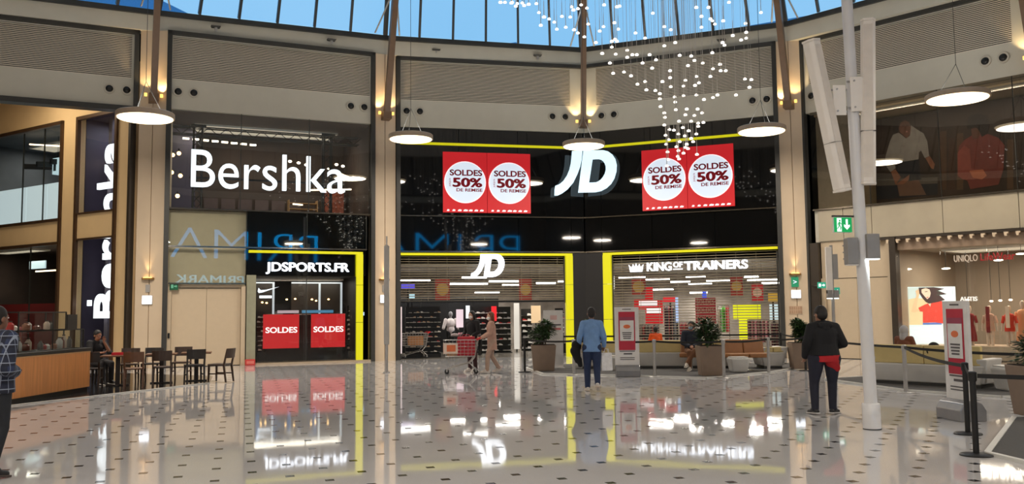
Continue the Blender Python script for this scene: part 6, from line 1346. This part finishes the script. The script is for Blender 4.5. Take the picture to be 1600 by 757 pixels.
def person(label, loc, rz, J, c, s=1.0, stout=1.0):
    """c: skin, hair, top, sleeve ('long'/'short'), bottom, shoe, plus options"""
    t = thing('person', label, 'person', loc, rz); t.scale = (s, s, s)
    skin = mat('skin %s' % str(c['skin']), c['skin'], 0.5, var=0.04)
    b = MB(); k = stout; up = (J['neck'] - J['pel']).normalized()
    hd = J['head']; yaw = Matrix.Rotation(c.get('turn', 0), 3, 'Z') @ Matrix.Rotation(c.get('nod', 0), 3, 'X')
    hk = c.get('headk', 1.06); H = lambda x, y, z: hd + yaw @ V(x * hk, y * hk, z * hk)
    # head with jaw, nose, brow and ears
    b.ball(H(0, -0.01, 0.02), (0.075 * hk, 0.095 * hk, 0.1 * hk), 18, 14, yaw); b.ball(H(0, 0.02, -0.05), (0.058 * hk, 0.068 * hk, 0.07 * hk), 16, 12, yaw); b.ball(H(0, 0.045, -0.09), (0.03 * hk, 0.03 * hk, 0.025 * hk), 10, 8, yaw)
    cap(b, H(0, 0.085, 0.0), H(0, 0.1, -0.03), 0.01, 0.014); b.ball(H(0, 0.07, 0.025), (0.05 * hk, 0.02 * hk, 0.012 * hk), 12, 8, yaw)
    for q in (-1, 1): b.ball(H(0.076 * q, -0.01, -0.012), (0.012 * hk, 0.022 * hk, 0.032 * hk), 8, 8, yaw)
    b.ball(H(0, 0.083, -0.058), (0.024 * hk, 0.012 * hk, 0.01 * hk), 8, 6, yaw)
    cap(b, J['neck'] - up * 0.05, hd + V(0, -0.015, -0.06), 0.056, 0.052)
    for p, r_ in ((J['pel'], (0.155, 0.11, 0.12)), (J['pel'].lerp(J['chest'], 0.45), (0.14, 0.1, 0.13)), (J['chest'], (0.165, 0.115, 0.17))): b.ball(p, tuple(x * k if i < 2 else x for i, x in enumerate(r_)), 16, 12)
    for q in (0, 1):
        cap(b, J['chest'] + V((-0.08, 0.08)[q], 0, 0.1), J['sh'][q], 0.075, 0.056); cap(b, J['sh'][q], J['el'][q], 0.05, 0.042); cap(b, J['el'][q], J['wr'][q], 0.042, 0.028)
        cap(b, J['hip'][q], J['kn'][q], 0.085 * k, 0.055); cap(b, J['kn'][q], J['kn'][q].lerp(J['an'][q], 0.35), 0.055, 0.055); cap(b, J['kn'][q].lerp(J['an'][q], 0.35), J['an'][q], 0.055, 0.038); cap(b, J['an'][q] - V(0, 0, 0.04), J['toe'][q], 0.04, 0.03)
        hand(b, J['wr'][q], c.get('hd', {}).get(q, J['wr'][q] - J['el'][q]), -1 if q == 0 else 1, c.get('curl', 0.6))
    remesh(b, 'body', skin, t, 0.008)
    # eyes and mouth
    for q in (-1, 1):
        e = MB().ball(H(0.031 * q, 0.079, 0.008), (0.013, 0.008, 0.008), 10, 8, yaw); e.mt(1).ball(H(0.031 * q, 0.085, 0.008), (0.006, 0.004, 0.006), 8, 6, yaw); e.build('eye', [mat('eye white', (225, 220, 214), 0.3), mat('eye dark', (34, 24, 20), 0.3)], t)
    MB().ball(H(0, 0.092, -0.058), (0.02, 0.005, 0.005), 10, 6, yaw).build('mouth', mat('lip', (150, 86, 80), 0.5), t)
    # hair
    hm = mat('hair %s' % str(c['hair']), c['hair'], 0.6, var=0.3, scale=30)
    h_ = MB(); h_.ball(H(0, -0.022, 0.038), (0.083 * hk, 0.1 * hk, 0.095 * hk), 18, 14, yaw); h_.ball(H(0, -0.045, -0.005), (0.078 * hk, 0.075 * hk, 0.085 * hk), 14, 10, yaw)
    if c.get('long'):
        for q in (-1, 0, 1): cap(h_, H(0.05 * q, -0.05, 0.0), H(0.07 * q, -0.07, -0.16), 0.05, 0.03)
        for q in (-1, 1): cap(h_, H(0.075 * q, 0.01, 0.02), H(0.085 * q, 0.0, -0.13), 0.025, 0.015)
    if not c.get('hood'): remesh(h_, 'hair', hm, t, 0.009)
    else:
        h2 = MB(); h2.ball(H(0, -0.03, 0.02), (0.105 * hk, 0.115 * hk, 0.125 * hk), 16, 12, yaw); cap(h2, H(0, -0.03, -0.06), J['neck'] + V(0, -0.03, -0.04), 0.1, 0.1)
        remesh(h2, 'hood', mat('cloth %s' % str(c['hood']), c['hood'], 0.85), t, 0.012)
    if c.get('mask'):
        m_ = MB(); m_.ball(H(0, 0.045, -0.05), (0.06 * hk, 0.066 * hk, 0.052 * hk), 16, 12, yaw)
        m_.build('face_mask', mat('mask %s' % str(c['mask']), c['mask'], 0.7), t, smooth=True)
        for q in (-1, 1): MB().cyl(H(0.058 * q, 0.05, -0.03), H(0.083 * q, -0.01, -0.0), 0.003, n=5).build('mask_loop', mat('mask %s' % str(c['mask']), c['mask'], 0.7), t)
    # top garment
    tm_ = c['top'] if not isinstance(c['top'], tuple) else mat('cloth %s' % str(c['top']), c['top'], 0.85, var=0.08, scale=10, bump=0.25)
    g = MB(); hem = c.get('hem', 0.0); g_ = 0.014 * c.get('loose', 1)
    low = J['pel'] + V(0, 0, 0.02 - hem)
    for p, r_ in ((J['pel'].lerp(J['chest'], 0.3), (0.158, 0.115, 0.16)), (J['pel'].lerp(J['chest'], 0.65), (0.158, 0.117, 0.16)), (J['chest'], (0.172, 0.125, 0.175))): g.ball(p, ((r_[0] * k + g_), (r_[1] * k + g_), r_[2]), 18, 12)
    md = J['pel'].lerp(J['chest'], 0.5); ell(g, low - V(0, 0, 0.05), md, (0.178 + c.get('flare', 0)) * k + g_, 0.13 * k + g_, 0.158 * k + g_, 0.116 * k + g_); ell(g, md, J['chest'], 0.158 * k + g_, 0.116 * k + g_, 0.17 * k + g_, 0.122 * k + g_)
    cap(g, J['neck'] - up * 0.06, J['neck'] - up * 0.015, 0.085, 0.066)
    for q in (0, 1):
        cap(g, J['chest'] + V((-0.07, 0.07)[q], 0, 0.11), J['sh'][q], 0.085 + g_, 0.062 + g_); cap(g, J['sh'][q], J['el'][q], 0.06 + g_, 0.05 + g_)
        if c.get('sleeve', 'long') == 'long': cap(g, J['el'][q], J['el'][q].lerp(J['wr'][q], 0.93), 0.05 + g_, 0.036 + g_)
    remesh(g, c.get('topname', 'shirt'), tm_, t, 0.011)
    # trousers
    g = MB(); bm2 = mat('cloth %s' % str(c['bottom']), c['bottom'], 0.85, var=0.1, scale=12, bump=0.2)
    g.ball(J['pel'] + V(0, 0, 0.0), (0.165 * k, 0.122 * k, 0.12), 18, 12)
    for q in (0, 1):
        lk = c.get('legk', 1.0); cap(g, J['hip'][q], J['kn'][q], 0.1 * k * lk, 0.068 * lk); cap(g, J['kn'][q], J['an'][q] + (J['kn'][q] - J['an'][q]) * 0.02, 0.07 * lk, c.get('cuff', 0.058))
    remesh(g, 'trousers', bm2, t, 0.011)
    for q in (0, 1):
        g = MB(); an, to = J['an'][q], J['toe'][q]; d_ = (to - an); d_.z = d_.z
        heel = an - d_.normalized() * 0.045 + V(0, 0, -0.045); cap(g, heel, to, 0.044, 0.036); cap(g, an + V(0, 0, -0.01), an.lerp(to, 0.45) + V(0, 0, 0.005), 0.05, 0.042)
        sh_ = remesh(g, 'shoe', mat('shoe %s' % str(c['shoe']), c['shoe'], 0.5), t, 0.011)
        f_ = (V(to.x, to.y, 0) - V(heel.x, heel.y, 0)).normalized(); sd = V(-f_.y, f_.x, 0)
        so = MB(); dz = 0.036
        so.add([heel - f_ * 0.045 + sd * 0.042 - V(0, 0, dz), to + f_ * 0.04 + sd * 0.04 - V(0, 0, dz), to + f_ * 0.04 - sd * 0.04 - V(0, 0, dz), heel - f_ * 0.045 - sd * 0.042 - V(0, 0, dz), heel - f_ * 0.045 + sd * 0.044 - V(0, 0, dz - 0.022), to + f_ * 0.042 + sd * 0.042 - V(0, 0, dz - 0.022), to + f_ * 0.042 - sd * 0.042 - V(0, 0, dz - 0.022), heel - f_ * 0.045 - sd * 0.044 - V(0, 0, dz - 0.022)], [(0, 3, 2, 1), (4, 5, 6, 7), (0, 1, 5, 4), (1, 2, 6, 5), (2, 3, 7, 6), (3, 0, 4, 7)])
        so.build('sole', mat('sole %s' % str(c.get('sole', (220, 216, 208))), c.get('sole', (220, 216, 208)), 0.6), sh_, bevel=0.008)
    return t
# man in the blue shirt walking away
J = stand(); J['an'][1] = V(0.1, -0.18, 0.17); J['toe'][1] = V(0.115, -0.06, 0.05); J['kn'][1] = V(0.1, 0.06, 0.51); J['an'][0] = V(-0.1, 0.1, 0.08); J['toe'][0] = V(-0.12, 0.29, 0.04); J['kn'][0] = V(-0.1, 0.1, 0.5)
J['sh'] = [V(-0.175, 0, 1.42), V(0.175, 0, 1.42)]; J['el'] = [V(-0.26, -0.05, 1.14), V(0.255, -0.04, 1.14)]; J['wr'] = [V(-0.27, 0.1, 0.95), V(0.26, 0.1, 0.94)]
pm = gp(926, 612)
person('man in a light blue shirt and jeans walking away with a white bag', (pm.x, pm.y, 0), -0.05, J, dict(skin=(120, 84, 62), hair=(28, 22, 20), top=(112, 148, 196), hem=0.1, bottom=(38, 52, 84), shoe=(206, 200, 192), sole=(222, 206, 190), loose=0.9, legk=1.12, hd={0: V(0, 0.3, -1), 1: V(0, 0.2, -1)}, curl=1.3), 1.0, 1.04)
bag(Vector((pm.x + 0.31, pm.y + 0.11, 0.42)), 0.26, 0.12, 0.38, (226, 226, 228), 'white plastic carrier bag held by the man in blue', 'carrier_bag', 0.3, 0.08)
t = thing('folded_jacket', 'black jacket hung over the arm of the man in blue', 'jacket', Vector((pm.x - 0.33, pm.y + 0.05, 0.55))); b = MB(); cap(b, V(0, 0.02, 0.42), V(0.05, 0.02, 0.4), 0.1, 0.07); cap(b, V(-0.02, 0, 0.3), V(0.03, 0, 0.1), 0.11, 0.07); cap(b, V(0.06, 0, 0.12), V(0.08, 0, 0.0), 0.06, 0.05); remesh(b, 'cloth', mat('black cloth', (18, 18, 20), 0.9), t, 0.014)
# man in black, seen from behind
J = stand(); J['el'] = [V(-0.3, -0.03, 1.13), V(0.32, -0.03, 1.14)]; J['wr'] = [V(-0.27, 0.12, 0.93), V(0.18, 0.24, 1.06)]; J['sh'] = [V(-0.2, 0, 1.4), V(0.2, 0, 1.4)]; J['head'] = V(-0.015, 0.06, 1.61)
J['hip'] = [V(-0.13, 0, 0.9), V(0.13, 0, 0.9)]; J['kn'] = [V(-0.17, 0.03, 0.5), V(0.13, 0.03, 0.5)]; J['an'] = [V(-0.19, -0.03, 0.09), V(0.1, -0.03, 0.09)]; J['toe'] = [V(-0.22, 0.15, 0.035), V(0.24, 0.11, 0.035)]
pm2 = gp(1291, 648)
tb = person('man in a black jacket over a red shirt standing with his back turned', (pm2.x, pm2.y, 0), 0.05, J, dict(skin=(150, 108, 84), hair=(26, 21, 20), top=(17, 17, 21), topname='jacket', hem=-0.02, bottom=(30, 31, 46), shoe=(22, 22, 24), sole=(196, 192, 188), loose=1.6, turn=0.25, nod=-0.2, cuff=0.06, legk=1.12, flare=0.01, headk=1.16), 0.985, 1.28)
b = MB(); ell(b, V(0.02, 0, 0.85), V(0.02, 0, 0.97), 0.236, 0.185, 0.24, 0.18); cap(b, V(0.1, -0.06, 0.86), V(0.17, -0.05, 0.75), 0.11, 0.07); remesh(b, 'undershirt_hem', mat('red shirt', (176, 26, 34), 0.8), tb, 0.012)
b = MB(); cap(b, V(-0.07, -0.1, 1.44), V(0.07, -0.1, 1.44), 0.05, 0.05); b.ball(V(0, -0.13, 1.38), (0.07, 0.03, 0.05)); remesh(b, 'collar_hood', mat('cloth (17, 17, 21)', (17, 17, 21), 0.85), tb, 0.012)
# man in a checked shirt at the picture edge
def plaid():
    m = bpy.data.materials.new('navy plaid'); m.use_nodes = True; t_ = m.node_tree; bs = t_.nodes['Principled BSDF']; bs.inputs['Roughness'].default_value = 0.85
    co = t_.nodes.new('ShaderNodeTexCoord'); sp = t_.nodes.new('ShaderNodeSeparateXYZ'); t_.links.new(co.outputs['Object'], sp.inputs[0]); prev = None
    base = (*lin((24, 30, 50)), 1)
    for ax, sc, wd_, col, o in (('X', 11.0, 0.35, (40, 52, 84), .3), ('Z', 11.0, 0.35, (16, 20, 34), .3), ('X', 11.0, 0.1, (140, 150, 168), 0), ('Y', 11.0, 0.08, (120, 130, 150), 0.2), ('Z', 11.0, 0.1, (140, 150, 168), 0)):
        mu = t_.nodes.new('ShaderNodeMath'); mu.operation = 'MULTIPLY_ADD'; mu.inputs[1].default_value = sc; mu.inputs[2].default_value = o; t_.links.new(sp.outputs[ax], mu.inputs[0])
        fr_ = t_.nodes.new('ShaderNodeMath'); fr_.operation = 'FRACT'; t_.links.new(mu.outputs[0], fr_.inputs[0])
        lt = t_.nodes.new('ShaderNodeMath'); lt.operation = 'LESS_THAN'; lt.inputs[1].default_value = wd_; t_.links.new(fr_.outputs[0], lt.inputs[0])
        fm = t_.nodes.new('ShaderNodeMath'); fm.operation = 'MULTIPLY'; fm.inputs[1].default_value = 0.75; t_.links.new(lt.outputs[0], fm.inputs[0])
        mx = t_.nodes.new('ShaderNodeMixRGB'); t_.links.new(fm.outputs[0], mx.inputs['Fac']); mx.inputs['Color2'].default_value = (*lin(col), 1)
        if prev: t_.links.new(prev, mx.inputs['Color1'])
        else: mx.inputs['Color1'].default_value = base
        prev = mx.outputs['Color']
    t_.links.new(prev, bs.inputs['Base Color']); return m
J = stand(); J['el'] = [V(-0.3, -0.06, 1.17), V(0.27, -0.09, 1.13)]; J['wr'] = [V(-0.22, 0.16, 1.05), V(0.12, 0.14, 1.08)]; J['an'][1] = V(0.1, -0.1, 0.11); J['toe'][1] = V(0.13, 0.07, 0.04); J['kn'][1] = V(0.1, 0.03, 0.52)
pm3 = gp(0, 748)
person('man in a navy checked shirt cut by the picture edge', (pm3.x - 0.1, pm3.y, 0), -0.35, J, dict(skin=(110, 74, 56), hair=(20, 16, 15), top=plaid(), hem=0.06, bottom=(26, 29, 36), shoe=(24, 22, 24), sole=(70, 60, 56), loose=2.2, cuff=0.066), 1.02, 1.12)
# man at the cafe table, hand to chin
J = sit(0.46); J['el'][0] = V(-0.24, 0.22, 0.76); J['wr'][0] = V(-0.08, 0.2, 1.04); J['el'][1] = V(0.26, 0.14, 0.76); J['wr'][1] = V(0.12, 0.36, 0.78); J['head'] = V(0, 0.06, 1.2); J['neck'] = V(0, 0.02, 1.07); J['chest'] = V(0, 0, 0.88); J['sh'] = [V(-0.19, 0.02, 1.02), V(0.19, 0.02, 1.02)]
person('man in a black t-shirt sitting at the cafe table', (-10.32, 21.98, zc), -2.1 + math.pi * 0 - 0.0, J, dict(skin=(150, 104, 80), hair=(24, 20, 18), top=(22, 22, 26), sleeve='short', bottom=(44, 42, 44), shoe=(26, 24, 24), hd={0: V(0.2, 0, 1)}, nod=-0.2))
# woman pushing the trolley and her companion
J = stand(0.02); J['el'] = [V(-0.24, 0.08, 1.15), V(0.24, 0.08, 1.15)]; J['wr'] = [V(-0.2, 0.3, 1.02), V(0.2, 0.3, 1.02)]; J['an'][1] = V(0.1, -0.2, 0.13); J['toe'][1] = V(0.11, -0.03, 0.04); J['an'][0] = V(-0.1, 0.16, 0.09); J['toe'][0] = V(-0.11, 0.34, 0.04); J['kn'][0] = V(-0.1, 0.14, 0.5)
person('woman in pale rose clothes and a face mask pushing a trolley', (-0.58, 24.72, 0), math.pi / 2 + 0.1, J, dict(skin=(206, 164, 140), hair=(120, 68, 42), long=True, top=(176, 140, 124), topname='tunic', hem=0.26, bottom=(170, 144, 128), shoe=(206, 196, 188), mask=(232, 230, 226), hd={0: V(0, 1, -0.3), 1: V(0, 1, -0.3)}, curl=1.4, turn=0.35), 0.96)
J = stand(); J['el'] = [V(-0.26, 0.02, 1.15), V(0.26, 0.02, 1.15)]; J['wr'] = [V(-0.2, 0.22, 1.05), V(0.22, 0.2, 1.02)]
person('dark haired person in black with a face mask behind the trolley', (-1.16, 25.35, 0), math.pi / 2 + 0.9, J, dict(skin=(196, 152, 128), hair=(18, 16, 16), long=True, top=(22, 22, 26), bottom=(60, 34, 38), shoe=(206, 200, 196), mask=(236, 234, 230)), 0.98)
# masked man on the tan chair, legs crossed
J = sit(0.46); J['kn'][0] = V(-0.06, 0.44, 0.55); J['an'][0] = V(0.16, 0.52, 0.2); J['toe'][0] = V(0.2, 0.68, 0.14); J['kn'][1] = V(0.08, 0.45, 0.52); J['an'][1] = V(0.08, 0.42, 0.09); J['wr'] = [V(-0.05, 0.28, 0.66), V(0.06, 0.28, 0.66)]
person('seated masked man in a navy jacket with crossed legs', (4.97, 24.78, 0.025), math.pi - 0.15, J, dict(skin=(168, 122, 98), hair=(22, 19, 18), top=(28, 34, 48), topname='jacket', bottom=(112, 76, 52), shoe=(196, 188, 178), mask=(150, 176, 196), loose=1.6, turn=-0.2))
# child in orange behind the bench, person in a grey hood behind the other bench
J = sit(0.7)
person('child in an orange top sitting behind the mustard bench', (4.22, 26.3, 0.0), 0.1, J, dict(skin=(120, 84, 64), hair=(16, 14, 14), top=(214, 84, 34), bottom=(40, 42, 50), shoe=(60, 60, 64)), 0.76)
J = sit(0.6)
person('person in a grey hood sitting behind the bench near the pole', (8.75, 19.85, 0.0), -0.85, J, dict(skin=(190, 146, 120), hair=(30, 24, 22), hood=(168, 166, 168), top=(110, 66, 48), bottom=(40, 42, 50), shoe=(60, 60, 64)), 0.86)
t = thing('rucksack', 'black rucksack lying on the bench behind the framed notice', 'bag', Vector((9.0, 18.98, 0.556)), -0.8); b = MB(); cap(b, V(0, 0, 0.14), V(0.12, 0, 0.18), 0.13, 0.12); b.ball(V(0.0, -0.05, 0.3), (0.12, 0.08, 0.1)); remesh(b, 'body', mat('black nylon', (20, 20, 22), 0.7), t, 0.012); MB().tube([(-0.08, -0.1, 0.1), (-0.1, -0.17, 0.2), (-0.06, -0.1, 0.34)], 0.015, 6).build('strap', mat('black nylon', (20, 20, 22), 0.7), t)
# hooded mannequin in the shop entrance
q = C.pt(C.hit(704, 500, 3.8)[0], 3.8, 0.004); t = thing('mannequin', 'grey headed mannequin in a white hooded top in the shop entrance', 'mannequin', q, C.rz)
b = MB(); b.ball(V(0, 0, 1.62), (0.09, 0.1, 0.12)); cap(b, V(0, 0, 1.42), V(0, 0, 1.6), 0.05, 0.05); remesh(b, 'head', mat('grey dummy', (130, 130, 134), 0.4), t, 0.014)
b = MB(); b.ball(V(0, 0, 1.25), (0.2, 0.14, 0.22)); b.ball(V(0, 0, 1.0), (0.17, 0.12, 0.2)); cap(b, V(-0.2, 0, 1.38), V(-0.3, -0.05, 1.05), 0.08, 0.06); cap(b, V(0.2, 0, 1.38), V(0.3, -0.05, 1.05), 0.08, 0.06); remesh(b, 'hooded_top', mat('white jersey', (222, 214, 214), 0.8), t, 0.014)
b = MB(); cap(b, V(-0.09, 0, 0.88), V(-0.1, 0, 0.1), 0.1, 0.06); cap(b, V(0.09, 0, 0.88), V(0.1, 0, 0.1), 0.1, 0.06); remesh(b, 'legs', mat('black jersey', (24, 24, 26), 0.8), t, 0.014); MB().lathe([(0.25, 0), (0.25, 0.02), (0.03, 0.03)], 20).build('stand_base', CHROME, t)
# display table in the entrance
t = C.th('display_table', 'low black display table with folded pink and white tops', 'table', C.hit(704, 520, 2.6)[0], 2.6, 0.004); MB().box(0, 1.3, 0, 0.7, 0.7, 0.75).build('top', BLACK, t)
for x in (0.03, 1.22): MB().box(x, x + 0.05, 0.05, 0.65, 0, 0.7).build('leg', BLACK, t)
for k in range(4): tag(link('folded_pullover', MB().box(-0.13, 0.13, -0.16, 0.16, 0, 0.1 + 0.03 * (k % 2)).mesh('folded_pullover', mat('fold %d' % k, [(226, 206, 208), (206, 150, 160), (220, 216, 214), (120, 110, 112)][k], 0.9)), None, t.location + C.d * (0.2 + 0.3 * k) + C.n * 0.3 + Vector((0, 0, 0.75)), C.rz, 0.02), 'folded %s top on the low black display table' % ['rose white', 'pink', 'white', 'grey'][k], 'folded clothes', 'folded tops')
